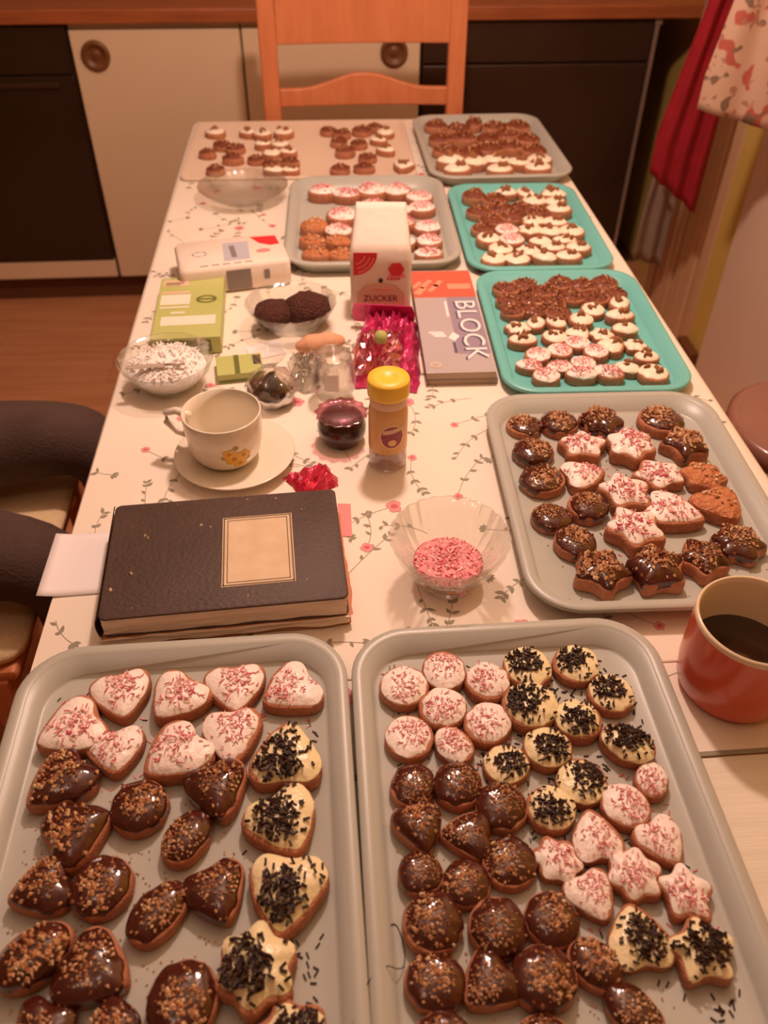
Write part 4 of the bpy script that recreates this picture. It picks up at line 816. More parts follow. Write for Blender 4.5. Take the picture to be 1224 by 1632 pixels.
for t, L in COOKIES.items():
    bed = TRAYS[t][6]
    for (k, sh, x, y, d, rot, lab) in L:
        sd = rc.randrange(4)
        if ('b', sh, sd) not in cache: cache['b', sh, sd] = biscuit_mesh(sh, sd)
        if (k, sh, sd) not in cache: cache[k, sh, sd] = (ice_mesh(sh, sd, k, ICE[k][0], M[ICE[k][1]]), topping_mesh(sh, sd, k))
        e = empty(NAME[sh], (x, y, bed+.0002), R(rot), lab, 'cookie', f'{GRP[k]} on the {TNAME[t]}'); q = {'Q1': 1.12, 'Q2': 1.12, 'FG': 1.08, 'G2': 1.1, 'FW': 1.12, 'NR': 1.06, 'NL': 1.05, 'G3': 1.01}.get(t, 1.0); e.scale = (d*q*rc.uniform(.93, 1.06), d*q*rc.uniform(.93, 1.08), d*q*1.12*rc.uniform(.95, 1.2)*(1.2 if q > 1.07 else 1.05))
        inst('biscuit', cache['b', sh, sd], e); i_, t_ = cache[k, sh, sd]
        inst(ICE[k][0], i_, e); o = inst(TOP[k], t_, e); o['kind'] = 'stuff'
# sprinkles that fell beside the cookies
def scatter(t, n, kinds, lab, seed):
    cx, cy, a, W, L, kd, bed = TRAYS[t]; rn = random.Random(seed); m = MB()
    for _ in range(n):
        for _k in range(30):
            u, v = rn.uniform(-W/2+.034, W/2-.034), rn.uniform(-L/2+.034, L/2-.034)
            x, y = cx+u*math.cos(a)-v*math.sin(a), cy+u*math.sin(a)+v*math.cos(a)
            near = min(COOKIES[t], key=lambda q: (q[2]-x)**2+(q[3]-y)**2); dd = math.hypot(near[2]-x, near[3]-y)/near[4]
            if .52 < dd < (.75 if rn.random() < .8 else 2): break
        else: continue
        kk = near[0]
        if kk == 'V': rod(m, Vector((x, y, bed+.0007)), Vector((rn.uniform(-1, 1), rn.uniform(-1, 1), 0)), .0052, .0012, 0, Vector((0, 0, 1)))
        elif kk == 'P': rod(m, Vector((x, y, bed+.0006)), Vector((rn.uniform(-1, 1), rn.uniform(-1, 1), 0)), .0048, .0009, rn.choice((1, 2, 0)), Vector((0, 0, 1)))
        else: chunk(m, Vector((x, y, bed+.0009)), .0011, 3, rn)
    o = m.build('loose_sprinkles', [M['verm'], M['pink1'], M['pink2'], M['nut1']]); tag(o, lab, 'sprinkles', None, 'stuff')
scatter('NL', 240, 0, 'loose sprinkles fallen between the heart cookies on the near-left tray', 1)
scatter('NR', 260, 0, 'loose sprinkles fallen between the cookies on the near-right tray', 2)
scatter('G3', 60, 0, 'few loose crumbs on the grey tray of star cookies', 3)

# ------------------------------------------------------------------ tableware
Z = TZ+.0004
# saucer and teacup
sa = MB().lathe([(.0, .003), (.028, .003), (.030, .0), (.033, .0), (.036, .004), (.060, .008), (.0815, .0155), (.0825, .0168), (.081, .0175), (.058, .0105), (.036, .0068), (.0, .0062)], 56)
so = tag(sa.build('saucer', M['porcelain'], loc=(-.131, .922, Z)), 'white porcelain saucer with crumbs under the flowered teacup', 'saucer')
cup = empty('teacup', (-.142, .925, Z+.0075), 0, 'white teacup with yellow flower print, empty, on a saucer', 'cup')
CP = [(.026, 0), (.032, .0), (.0345, .002), (.0420, .008), (.0475, .018), (.0505, .034), (.0520, .054), (.0528, .075)]
def cup_r(z):
    for (r0, z0), (r1, z1) in zip(CP, CP[1:]):
        if z0 <= z <= z1 and z1 > z0: return r0+(r1-r0)*(z-z0)/(z1-z0)
    return CP[-1][0]
cm = MB().lathe([(0, .002), (.019, .002)]+CP+[(.0522, .0765), (.0505, .0765)]+[(r-.0026, max(z, .006)) for r, z in CP[::-1][1:-2]]+[(0, .008)], 56); cm.build('bowl', M['porcelain'], cup)
hp = [(-.0455, .012, .062), (-.062, .018, .066), (-.078, .0235, .060), (-.079, .0235, .046), (-.066, .019, .032), (-.046, .012, .028)]
hh = MB().tube([Vector(hp[0])*.97]+hp+[Vector(hp[-1])*.95], [.005, .0055, .0055, .0052, .005, .005, .0055, .0055], 10); hh.build('handle', M['porcelain'], cup)
fw = MB()
def on_cup(a, z, off=.0004): r = cup_r(z)+off; return (r*math.cos(a), r*math.sin(a), z)
def cup_disc(a0, z0, ra, mi, off):
    pts = [on_cup(a0+ra*math.cos(b)/.046, z0+ra*math.sin(b), off) for b in [2*math.pi*i/12 for i in range(12)]]
    fw.add(pts, [tuple(range(12))], mi, False)
for (a, z, s) in ((-1.25, .030, 1), (-1.0, .033, .8), (-1.38, .040, .7), (-1.1, .021, .8)):
    for k in range(5): cup_disc(a+.0075*s*math.cos(k*1.257)/.045, z+.0065*s*math.sin(k*1.257), .0048*s, 0, .0004+.00005*k)
    cup_disc(a, z, .0032*s, 1, .0008)
for (a, z) in ((-1.52, .034), (-.86, .026), (-1.2, .048)): cup_disc(a, z, .0038, 2, .0003)
fw.build('flower_print', [M['flower_y'], M['flower_o'], M['leaf_y']], cup)['label'] = 'yellow and ochre painted flowers'
# orange mug with coffee
mg = empty('coffee_mug', (.4085, .5055, Z-.0006), 0, 'orange-red mug half full of black coffee at the right edge', 'mug')
mm = MB().lathe([(0, .003), (.044, .003), (.047, 0), (.052, .002), (.0565, .010), (.0592, .03), (.0597, .055), (.0597, .08), (.0598, .0905)], 64); mm.build('outer_wall', M['mug'], mg)
mi_ = MB().lathe([(.0598, .0902), (.0600, .094), (.0585, .0965), (.0565, .0955), (.0552, .09), (.0548, .06), (.053, .02), (.045, .008), (0, .007)], 64); mi_.build('inner_wall', M['mug_in'], mg)
mg.scale = (.98, .98, 1.09)
MB().lathe([(0, .046), (.0540, .046), (.0540, .045), (0, .045)], 48).build('coffee', M['coffee'], mg)
MB().tube([(.058, .01, .078), (.075, .016, .082), (.092, .02, .07), (.095, .02, .05), (.085, .018, .032), (.066, .013, .022), (.056, .011, .024)], .0065, 10).build('handle', M['mug'], mg)
# glass bowl of pink sprinkles
gb = empty('glass_bowl', (.131, .677, Z), 0, 'cut-glass dessert bowl of pink sprinkles beside the old book', 'bowl')
flute = lambda a, r, z: .035*abs(math.sin(a*12))*min(1, z/.02) if z > .012 else 0
outer = [(.0, .0), (.032, .0), (.034, .003), (.028, .008), (.036, .014), (.050, .030), (.060, .050), (.067, .070)]
MB().lathe(outer+[(.0675, .0715), (.0655, .0715)]+[(r-.0035, z+.001) for r, z in outer[::-1][1:4]]+[(.026, .0125), (0, .011)], 96, wob=flute).build('bowl', M['glass'], gb)
sp = MB().lathe([(0, .0135), (.024, .0135), (.034, .022), (.041, .030), (.034, .033), (.018, .037), (0, .038)], 40, wob=lambda a, r, z: .05*noise.noise((math.cos(a)*3, math.sin(a)*3, z*60)))
so_ = sp.build('sprinkle_heap', M['pink1'], gb); so_['label'] = 'heap of pink sugar sprinkles'
rn = random.Random(8); sm_ = MB()
for _ in range(620):
    a, q = rn.uniform(0, 6.28), math.sqrt(rn.random())*.039; z = .0385-.0085*(q/.039)**1.5+rn.uniform(-.0005, .0018)
    rod(sm_, Vector((q*math.cos(a), q*math.sin(a), z)), Vector((rn.uniform(-1, 1), rn.uniform(-1, 1), rn.uniform(-.4, .4))), rn.uniform(.004, .007), .0013, rn.choice((0, 0, 1, 2)), Vector((0, 0, 1)))
sx_ = sm_.build('sprinkles', [M['pink1'], M['pink2'], M['pink3']], gb); sx_['kind'] = 'stuff'
# shaker
sk = empty('sprinkle_shaker', (.079, .907, Z), R(-20), 'tall sprinkle shaker with yellow cap standing before the magenta foil', 'shaker')
MB().lathe([(0, 0), (.0245, 0), (.026, .003), (.026, .03), (.0255, .031), (.0255, .0)], 40).build('base', M['film'], sk)
MB().lathe([(0, .002), (.0235, .002), (.0235, .034), (0, .034)], 32).build('pink_filling', M['pink1'], sk)
MB().lathe([(.0235, .0305), (.0262, .0305), (.0264, .032), (.0264, .088), (.0255, .093), (.0235, .1)], 40).build('label_sleeve', M['shaker'], sk)
MB().lathe([(.0234, .099), (.0246, .1), (.0246, .115), (.0234, .117), (0, .117)], 40).build('neck', M['tan_print'], sk)
cpm = MB().lathe([(.0255, .113), (.0275, .114), (.0278, .118), (.0278, .134), (.0268, .1375), (.010, .138), (.0085, .1368), (0, .1368)], 48, wob=lambda a, r, z: .008*math.sin(a*24) if .115 < z < .135 else 0); cpm.build('cap', M['yellow'], sk)
lp = MB()
def on_cyl(m, pts, r, mi, zc, ac):
    m.add([(r*math.cos(ac+u/r), r*math.sin(ac+u/r), zc+v) for u, v in pts], [tuple(range(len(pts)))], mi, False)
AC = R(-62)
circ = lambda q, n=20: [(q*math.cos(2*math.pi*i/n), q*math.sin(2*math.pi*i/n)) for i in range(n)]
def cyl_ellipse(rx, ry, r, mi, zc, ac):
    n = 10; 
    for j in range(n):
        u0, u1 = -rx+2*rx*j/n, -rx+2*rx*(j+1)/n; h0, h1 = ry*math.sqrt(max(0, 1-(u0/rx)**2)), ry*math.sqrt(max(0, 1-(u1/rx)**2))
        on_cyl(lp, [(u0, -h0), (u1, -h1), (u1, h1), (u0, h0)], r, mi, zc, ac)
cyl_ellipse(.0185, .0195, .02655, 1, .060, AC); cyl_ellipse(.0160, .0168, .02675, 0, .060, AC)
for j in range(5): u = -.013+j*.0062; on_cyl(lp, [(u, .004+j*.0012), (u+.0062, .0052+j*.0012), (u+.0062, .0115+j*.0012), (u, .0103+j*.0012)], .02695, 2, .060, AC)
cyl_ellipse(.006, .005, .02695, 1, .051, AC)
lp.build('label_print', [M['purple'], M['ring'], M['tan_print']], sk)['label'] = 'purple round emblem with peach ring'

# ------------------------------------------------------------------ book pile
bk = empty('old_book', (-.1255, .700, Z+.0165), R(3.0), 'worn old black notebook with cream label lying on the cloth', 'book')
def leafblock(x0, x1, y0, y1, z0, z1, m_, name, par, wob=.002, seed=0, n=26):
    m = MB(); per = []
    for i in range(n): per.append((x0+(x1-x0)*i/n, y0))
    for i in range(n): per.append((x1, y0+(y1-y0)*i/n))
    for i in range(n): per.append((x1-(x1-x0)*i/n, y1))
    for i in range(n): per.append((x0, y1-(y1-y0)*i/n))
    rings = []; K = 7
    for k in range(K+1):
        z = z0+(z1-z0)*k/K; rings.append([(x+wob*noise.noise((x*30, y*30, k*1.7+seed)), y+wob*noise.noise((x*25+5, y*25, k*2.1+seed)), z) for x, y in per])
    m.rings(rings, smooth=False); return m.build(name, m_, par)
leafblock(-.131, .131, -.091, .088, .0016, .0262, M['page'], 'pages', bk, .0025)
def cover(z0, z1, name, sag):
    m = MB(); rs = []
    for d, z in ((.0012, z0), (0, z0+.0006), (0, z1-.0008), (.0014, z1)): rs.append([(x, y, z+sag*((x/.134)**2)) for x, y, _ in rrect(.134-d, .0925-d, .008, 8)])
    m.rings(rs); return m.build(name, M['book'], bk)
cover(0, .0018, 'back_cover', 0); fc = cover(.0262, .0290, 'front_cover', .0)
MB().rings([[(-.1345-.004*math.sin(a)-(.0), y, .0145-.0145*math.cos(a)) for a in [math.pi*i/8 for i in range(9)]] for y in [-.092+.184*j/6 for j in range(7)]], closed=False, cap0=False, cap1=False).build('spine', M['book'], bk)
lb = MB().box((-.004, -.061, .0290), (.078, .053, .0294)).build('label_plate', M['label'], bk); lb['label'] = 'cream paper label with thin border'
bd = MB()
for q in (0, .0045):
    x0, x1, y0, y1 = -.004+q+.001, .078-q-.001, -.061+q+.001, .053-q-.001; t = .0018 if q == 0 else .0011
    for lo, hi in (((x0, y0), (x1, y0+t)), ((x0, y1-t), (x1, y1)), ((x0, y0), (x0+t, y1)), ((x1-t, y0), (x1, y1))): bd.box((lo[0], lo[1], .02942), (hi[0], hi[1], .0296))
bd.build('label_border', M['label_line'], lb)
fr = MB(); rn = random.Random(3)
for (x, y, s) in ((-.095, .035, .003), (-.091, .030, .0025), (-.105, -.027, .003), (-.03, .045, .002), (-.018, .04, .0018), (.09, .058, .002), (.06, .083, .0018), (.025, .085, .002), (.025, -.076, .002), (.06, -.065, .002), (.09, -.06, .002), (-.125, -.05, .003), (-.1, -.08, .003), (-.05, -.01, .001), (.1, -.085, .002), (-.06, .085, .002)):
    chunk(fr, Vector((x, y, .0290)), s*.95, 0, rn)
fr.build('worn_fleck', M['fray'], bk)['kind'] = 'stuff'
# brown paper folder under it
bf = empty('paper_folder', (-.1245, .692, Z), R(3.2), 'battered brown paper folder lying under the black notebook', 'folder')
leafblock(-.136, .134, -.084, .086, .0, .0045, M['brown_paper'], 'lower_sheets', bf, .004, 4)
leafblock(-.138, .132, -.086, .085, .0048, .0155, M['page'], 'inner_sheets', bf, .004, 8)
leafblock(-.137, .136, -.083, .085, .0156, .0162, M['brown_paper'], 'top_sheet', bf, .005, 2)
# white slip poking over the table edge
wp = empty('paper_slip', (-.298, .733, Z+.0003), R(2), 'white paper slip poking out left of the old notebook', 'paper')
g = MB(); nx, ny = 10, 10
g.add([(-.046+.09*i/nx-.004*(1-j/ny), -.052+.105*j/ny, .0006+.004*max(0, (4-i)/4)**2) for j in range(ny+1) for i in range(nx+1)], [(j*(nx+1)+i, j*(nx+1)+i+1, (j+1)*(nx+1)+i+1, (j+1)*(nx+1)+i) for j in range(ny) for i in range(nx)])
s_ = g.build('sheet', M['paper'], wp); sd_ = s_.modifiers.new('thick', 'SOLIDIFY'); sd_.thickness = .0003
pp = MB()
pp.box((-.012, -.034, .00062), (.016, .036, .0007)); pp.build('faint_print', M['print_grey'], wp)
pk = MB().rings([[(x, y, 0) for x, y in ((-.01, -.03), (.006, -.032), (.007, .03), (-.01, .032))], [(x, y, .0004) for x, y in ((-.01, -.03), (.006, -.032), (.007, .03), (-.01, .032))]], smooth=False).build('paper_slip', M['pack_pink'], loc=(.0165, .790, Z+.0003))
tag(pk, 'narrow pink paper edge showing right of the black notebook', 'paper')

# ------------------------------------------------------------------ packets, pad, foil
# standing sugar bag
zb = empty('sugar_bag', (.101, 1.343, Z), R(-4), 'standing white paper sugar bag reading ZUCKER with red emblem', 'bag')
m = MB(); n = 12
def zring(w, d, z, yo=0, seed=0): return [(x+.0012*noise.noise((x*60, y*60, z*30+seed)), y+yo+.0012*noise.noise((x*50, y*70, z*40+seed)), z) for x, y, _ in rrect(w, d, .008, 5)]
m.rings([zring(.049, .033, 0), zring(.0515, .0355, .008), zring(.0520, .036, .05), zring(.0515, .0355, .10), zring(.0505, .035, .124), zring(.048, .030, .134, .004), zring(.045, .017, .156, .014), zring(.043, .006, .174, .022), zring(.0415, .0022, .182, .026)])
m.build('bag', M['pack_white'], zb)
zp = MB(); F = -.0367
def zpoly(pts, mi, off=0): zp.add([(x, F-off, z) for x, z in pts]+[(x, F-off+.0008, z) for x, z in pts], [tuple(range(len(pts)))]+[(i, (i+1) % len(pts), len(pts)+(i+1) % len(pts), len(pts)+i) for i in range(len(pts))], mi, False)
q = [(-.046, .122)]+[(-.046+.040*math.sin(R(a)), .122-.040*math.cos(R(a))) for a in range(0, 91, 9)]; zpoly(q, 0)
for rr in (.018, .026, .033):
    zpoly([(-.045+rr*math.sin(R(a)), .121-rr*math.cos(R(a))) for a in range(12, 80, 8)]+[(-.045+(rr+.0022)*math.sin(R(a)), .121-(rr+.0022)*math.cos(R(a))) for a in range(76, 8, -8)], 1, .0003)
hexa = [(-.040, .022), (-.040, .050), (-.026, .064), (.0, .070), (.026, .064), (.040, .050), (.040, .022)]
zpoly(hexa, 2); zpoly([(x*.95, (z-.046)*.93+.046) for x, z in hexa], 3, .0003)
zpoly([(.0+.004*math.cos(a), .073+.004*math.sin(a)) for a in [i*.785 for i in range(8)]], 4, .0003)
for k in range(6): a = k*1.047; zpoly([(.026+.007*math.cos(a)+.0065*math.cos(b), .093+.006*math.sin(a)+.0065*math.sin(b)) for b in [i*.785 for i in range(8)]], 0, .0001+.0001*k)
zpoly([(.012, .078), (.042, .078), (.037, .088), (.016, .088)], 5)
for k in range(4): zpoly([(.010+.006*k, .074), (.015+.006*k, .074), (.014+.006*k, .077), (.011+.006*k, .077)], 0)
for k in range(5): zpoly([(-.014+.006*k, .054), (-.0095+.006*k, .0545), (-.0085+.006*k, .0585), (-.0115+.006*k, .0575)], 5, .0004)
zp.build('front_print', [M['pack_red'], M['pack_pink'], M['beige_print'], M['tan_print'], M['ink'], M['pack_pink']], zb)
put_text('lettering', 'ZUCKER', .0155, M['ink'], zb, Matrix.Translation((0, F-.0006, .040)) @ Matrix.Rotation(R(90), 4, 'X'))
# lying white pack
lpk = empty('flour_pack', (-.166, 1.487, Z), R(11), 'white paper pack lying on its side with red emblem, behind green carton', 'packet')
m = MB(); 
def pr_(sx, sy, z, seed=0): return [(x+.0015*noise.noise((x*40, y*40, z*40)), y+.0015*noise.noise((x*33, y*45, z*40)), z) for x, y, _ in rrect(sx, sy, .012, 5)]
m.rings([pr_(.094, .056, 0), pr_(.100, .062, .006), pr_(.1005, .0625, .044), pr_(.096, .058, .051)]); m.build('pack', M['pack_white'], lpk)
tp = MB(); T_ = .0508
def tpoly(m, pts, z, mi): m.add([(x, y, z) for x, y in pts]+[(x, y, z+.0005) for x, y in pts], [tuple(range(len(pts), 2*len(pts)))]+[(i, (i+1) % len(pts), len(pts)+(i+1) % len(pts), len(pts)+i) for i in range(len(pts))], mi, False)
tpoly(tp, [(.042, .052), (.090, .048), (.092, .010), (.074, .008), (.055, .022)], T_, 0)
tpoly(tp, [(.058+.014*math.cos(a), -.012+.008*math.sin(a)) for a in [i*.628 for i in range(10)]], T_, 1)
tpoly(tp, [(-.018, -.040), (.030, -.040), (.036, .036), (-.012, .036)], T_, 2)
tpoly(tp, [(-.002, -.028), (.008, -.028), (.008, .022), (-.002, .022)], T_+.0003, 3); tpoly(tp, [(.014, -.028), (.022, -.028), (.022, .022), (.014, .022)], T_+.0003, 2)
for k in range(10):
    a = k*.628; tpoly(tp, [(-.058+.014*math.cos(a+b*.3)*q, .0+.011*math.sin(a+b*.3)*q) for b, q in ((-1, 1), (1, 1), (1, .8), (-1, .8))], T_, 3 if k % 2 else 2)
for k in range(5): tpoly(tp, [(-.062+k*.02, -.053), (-.048+k*.02, -.053), (-.048+k*.02, -.049), (-.062+k*.02, -.049)], T_-.0002, 3)
tp.build('top_print', [M['pack_red'], M['pack_pink'], M['pack_blue'], M['pack_grey']], lpk)
for lo, hi in (((-.018, -.0640, .006), (.026, -.0628, .043)), ((.050, -.0640, .02), (.060, -.0630, .038)), ((-.086, -.0640, .022), (-.046, -.0630, .030))): MB().box(lo, hi).build('front_print', M['pack_grey'], lpk)
# green cartons
gc = empty('green_carton', (-.229, 1.318, Z), R(2), 'light green flat carton with white panels, left table side', 'carton')
MB().box((-.056, -.108, 0), (.056, .108, .031)).build('carton', M['green'], gc, bevel=.0015)
gp = MB()
for (x0, y0, x1, y1, mi) in ((-.050, .074, -.006, .098, 1), (-.050, .046, -.002, .054, 1), (-.050, .006, .000, .042, 0), (-.050, -.006, .0, -.001, 0), (-.044, -.066, .046, -.036, 0), (-.03, -.026, -.006, -.02, 0)): gp.box((x0, y0, .0311), (x1, y1, .0315), mi)
for b in range(14):
    a0, a1 = b*.4488, (b+1)*.4488; gp.add([(.028+q*.018*math.cos(a), .022+q*.014*math.sin(a), .0315) for a, q in ((a0, 1), (a1, 1), (a1, .72), (a0, .72))], [(0, 1, 2, 3)], 2, False)
for (x0, y0, x1, y1) in ((.016, .02, .04, .024), (-.046, .084, -.014, .088), (-.046, .078, -.02, .081)): gp.box((x0, y0, .0314), (x1, y1, .0317), 2)
gp.box((-.04, -.1085, .004), (.04, -.1079, .026), 2)
gp.build('carton_print', [M['carton_w'], M['tan_print'], M['green_d']], gc)
gc2 = empty('green_carton', (-.137, 1.150, Z), R(7), 'small green carton lying beside the bowl of white flakes', 'carton')
MB().box((-.036, -.028, 0), (.036, .028, .016)).build('carton', M['green'], gc2, bevel=.001)
gp = MB(); gp.box((-.008, -.0275, .0161), (.0, .0275, .0164), 0); gp.box((.022, -.005, .0161), (.034, .022, .0164), 1); gp.box((-.034, -.0284, .002), (.034, -.0279, .006), 0); gp.build('carton_print', [M['green_d'], M['ink']], gc2)
# paper between bowls
tag(MB().rings([rrect(.03, .022, .004, 3, 0), rrect(.03, .022, .004, 3, .0008)], smooth=False).build('paper_slip', M['paper'], loc=(-.098, 1.215, Z)), 'small white paper scrap between green carton and chocolate bowl', 'paper').rotation_euler = (0, 0, R(20))
# BLOCK pad
bp = empty('drawing_pad', (.213, 1.266, Z), R(-1.5), 'grey pad reading BLOCK with red strip, touching turquoise tray', 'pad')
MB().box((-.054, -.174, .0105), (.054, .174, .0215)).build('pages', M['pad_side'], bp)
MB().box((-.055, -.175, .0216), (.055, .175, .0232)).build('cover', M['block'], bp, bevel=.0007)
MB().box((-.055, -.175, .009), (.055, .175, .0104)).build('back_board', M['pack_grey'], bp, bevel=.0005)
pp = MB(); ZT = .02325
pp.box((-.055, .070, ZT), (.055, .172, ZT+.0002), 0); pp.box((.002, -.12, ZT), (.054, .069, ZT+.0002), 1)
for (x, y, L, W_) in ((-.042, .095, .03, .013), (-.030, .120, .036, .010), (-.018, .105, .03, .009), (-.008, .122, .026, .009), (-.046, .118, .026, .008)):
    M_ = Matrix.Translation((x, y, ZT+.0003)) @ Matrix.Rotation(R(58), 4, 'Z'); pp.box((-L/2, -W_/2, 0), (L/2, W_/2, .0002), 2, M_)
pp.box((.008, .100, ZT+.0003), (.05, .120, ZT+.0005), 3)
for k in range(3): pp.box((-.040+.004*k, -.055-.006*k, ZT), (-.016+.002*k, -.050-.006*k, ZT+.0002), 4)
pp.box((-.004, .0, ZT+.0002), (.000, .055, ZT+.0004), 4); pp.box((-.004, -.118, ZT+.0003), (.001, -.085, ZT+.0005), 5)
pp.add([(x, y, ZT+.0006) for x, y in ((-.010, -.072), (.000, -.082), (.010, -.066), (.0, -.052))], [(0, 1, 2, 3)], 4, False)
pp.add([(-.038+.009*math.cos(a), -.152+.009*math.sin(a), ZT+.0004) for a in [i*.524 for i in range(12)]], [tuple(range(12))], 6, False)
pp.add([(-.038+.006*math.cos(a), -.152+.006*math.sin(a), ZT+.0006) for a in [i*.524 for i in range(12)]], [tuple(range(12))], 7, False)
pp.build('cover_print', [M['block_red'], M['block_v'], M['pale_red'], M['pale_red'], M['white_ink'], M['navy'], M['tan_print'], M['block']], bp)
put_text('lettering', 'BLOCK', .050, M['navy'], bp, Matrix.Translation((.0265, -.0425, ZT+.0006)) @ Matrix.Rotation(R(-90), 4, 'Z'), 1.22)
put_text('lettering', 'BLOCK', .050, M['white_ink'], bp, Matrix.Translation((.030, -.041, ZT+.0009)) @ Matrix.Rotation(R(-90), 4, 'Z'), 1.22)
b2 = empty('drawing_pad', (.215, 1.267, Z), R(-.6), 'thin second pad lying under the grey BLOCK pad', 'pad')
MB().box((-.054, -.174, 0), (.054, .174, .0075)).build('pages', M['pad_side'], b2); MB().box((-.054, -.174, .0076), (.054, .174, .0084)).build('cover', M['pack_grey'], b2)

# crumpled foils
def crumple(name, w_, d_, h, seed, m_, nx=26, ny=22, flat=.25, hole=None):
    m = MB(); vs = []
    for j in range(ny+1):
        for i in range(nx+1):
            u, v = i/nx*2-1, j/ny*2-1
            e_ = max(0, 1-(abs(u)**3+abs(v)**3)*.55)
            r_ = 1+.22*noise.noise((math.atan2(v, u)*1.7+seed, seed, .5))
            z = h*(flat+e_*(.55*abs(noise.noise((u*2.2+seed, v*2.2, 1)))+.8*abs(noise.noise((u*4.5+seed, v*4.5, 2)))+.25*noise.noise((u*11+seed, v*11, 3))))
            if hole: z *= 1-.75*math.exp(-((u-hole[0])**2+(v-hole[1])**2)/.25)
            z *= min(1, (1.02-max(abs(u), abs(v)))*5)
            vs.append((u*w_*r_+.05*w_*noise.noise((u*6, v*6, seed+4)), v*d_*r_+.05*d_*noise.noise((u*6, v*6, seed+8)), max(.0008, z)))
    m.add(vs, [(j*(nx+1)+i, j*(nx+1)+i+1, (j+1)*(nx+1)+i+1, (j+1)*(nx+1)+i) for j in range(ny) for i in range(nx)], 0, False)
    o = m.build(name, m_); s = o.modifiers.new('thick', 'SOLIDIFY'); s.thickness = .0004; return o
fo = empty('foil_bag', (.101, 1.19, Z), R(-8), 'crumpled magenta foil bag before the standing sugar bag', 'bag')
o = crumple('foil', .050, .105, .058, 3, M['foil'], hole=(-.1, -.2)); o.parent = fo
MB().rings([[(-.062, .088, .01), (.040, .082, .008), (.040, .086, .008), (-.062, .092, .01)], [(-.066, .086, .03), (.042, .080, .032), (.042, .083, .032), (-.066, .089, .03)], [(-.062, .080, .046), (.036, .074, .048), (.036, .077, .048), (-.062, .083, .046)]], smooth=False).build('folded_flap', M['foil'], fo)
o = crumple('inner_film', .040, .062, .034, 9, M['pinkfilm'], 16, 16); o.parent = fo; o.location = (-.012, -.03, .018)
gl = MB().lathe([(.0001, 0), (.008, .004), (.011, .012), (.008, .02), (.0001, .024)], 14).build('green_sweet', M['green'], fo); gl.location = (-.008, -.045, .045)
tf = crumple('foil_scrap', .030, .026, .022, 6, M['redfoil'], 9, 8); tf.location = (-.024, .868, Z); tf.rotation_euler = (0, 0, R(25)); tag(tf, 'small pink-red foil scrap between saucer and black notebook', 'wrapper')
# bread roll
br = MB(); rs = []
for k in range(15):
    t = math.pi*k/14; rs.append([(-.042*math.cos(t), .019*math.sin(t)*math.cos(a)*(1+.1*math.sin(k*1.6)), .016+.017*math.sin(t)*math.sin(a)*(1+.08*math.sin(k*1.6))+.0) for a in [2*math.pi*i/18 for i in range(18)]])
tag(br.rings(rs).build('bread_roll', M['bread'], loc=(-.008, 1.205, Z-.0006)), 'small orange-brown bread roll beside the magenta foil', 'bread').rotation_euler = (0, 0, R(12))
# chocolate flakes bowl
cb = empty('glass_bowl', (-.055, 1.288, Z), 0, 'cut-glass bowl with two heaps of dark chocolate flakes', 'bowl')
flute2 = lambda a, r, z: .02*abs(math.sin(a*10))*min(1, z/.02) if z > .006 else 0
po_ = [(0, 0), (.036, 0), (.040, .003), (.052, .012), (.066, .030), (.076, .048)]
MB().lathe(po_+[(.0765, .0495), (.0745, .0495)]+[(r-.0035, z+.0015) for r, z in po_[::-1][1:-2]]+[(0, .0035)], 80, wob=flute2).build('bowl', M['glass'], cb)
for (dx, dy, r_, h, nm_) in ((-.030, -.004, .033, .046, 0), (.027, .008, .040, .056, 1)):
    MB().lathe([(r_*.55, .006), (r_*.85, .018), (r_, .032), (r_*.9, .042), (r_*.55, h-.003), (r_*.2, h), (0, h)], 36, wob=lambda a, r, z: .16*noise.noise((math.cos(a)*3, math.sin(a)*3, z*90+r_*100)), cap0=True).build('chocolate_heap', M['cocoa'], cb).location = (dx, dy, 0)
# white flakes bowl with spoon
wb = empty('glass_bowl', (-.243, 1.120, Z), 0, 'glass bowl of white coconut flakes at the left table edge', 'bowl')
pw = [(0, 0), (.032, 0), (.038, .004), (.054, .018), (.066, .034), (.072, .050)]
MB().lathe(pw+[(.0725, .0515), (.0708, .0515)]+[(r-.003, z+.0012) for r, z in pw[::-1][1:-2]]+[(0, .003)], 72, wob=lambda a, r, z: .006*math.sin(a*16)).build('bowl', M['glass'], wb)
MB().lathe([(.0, .004), (.034, .006), (.048, .016), (.060, .032), (.058, .038), (.044, .046), (.02, .052), (0, .053)], 60, wob=lambda a, r, z: .09*noise.noise((math.cos(a)*r*130, math.sin(a)*r*130, z*70)) if z > .033 else 0).build('coconut', M['coconut'], wb)
fk = MB(); rn = random.Random(4)
for _ in range(220):
    a, q = rn.uniform(0, 6.28), math.sqrt(rn.random())*.053; rod(fk, Vector((q*math.cos(a), q*math.sin(a), .0545-.012*(q/.053)**2+rn.uniform(-.002, .003))), Vector((rn.uniform(-1, 1), rn.uniform(-1, 1), rn.uniform(-.6, .6))), rn.uniform(.005, .012), .0018, 0, Vector((.1, 0, 1)))
fk.build('coconut_flakes', M['coconut'], wb)['kind'] = 'stuff'
kn = empty('table_knife', (-.262, 1.088, Z+.055), R(4), 'flat pale spatula lying across the bowl of coconut flakes', 'spatula')
MB().rings([[(x, -.005*s, 0), (x, .005*s, 0), (x, .005*s, .0012), (x, -.005*s, .0012)] for x, s in ((-.035, .5), (-.028, 1), (.0, 1), (.024, .8))], smooth=False).build('blade', M['board'], kn)
MB().tube([(.022, 0, .0008), (.052, 0, .001)], [.0022, .003], 8).build('handle', M['board'], kn)
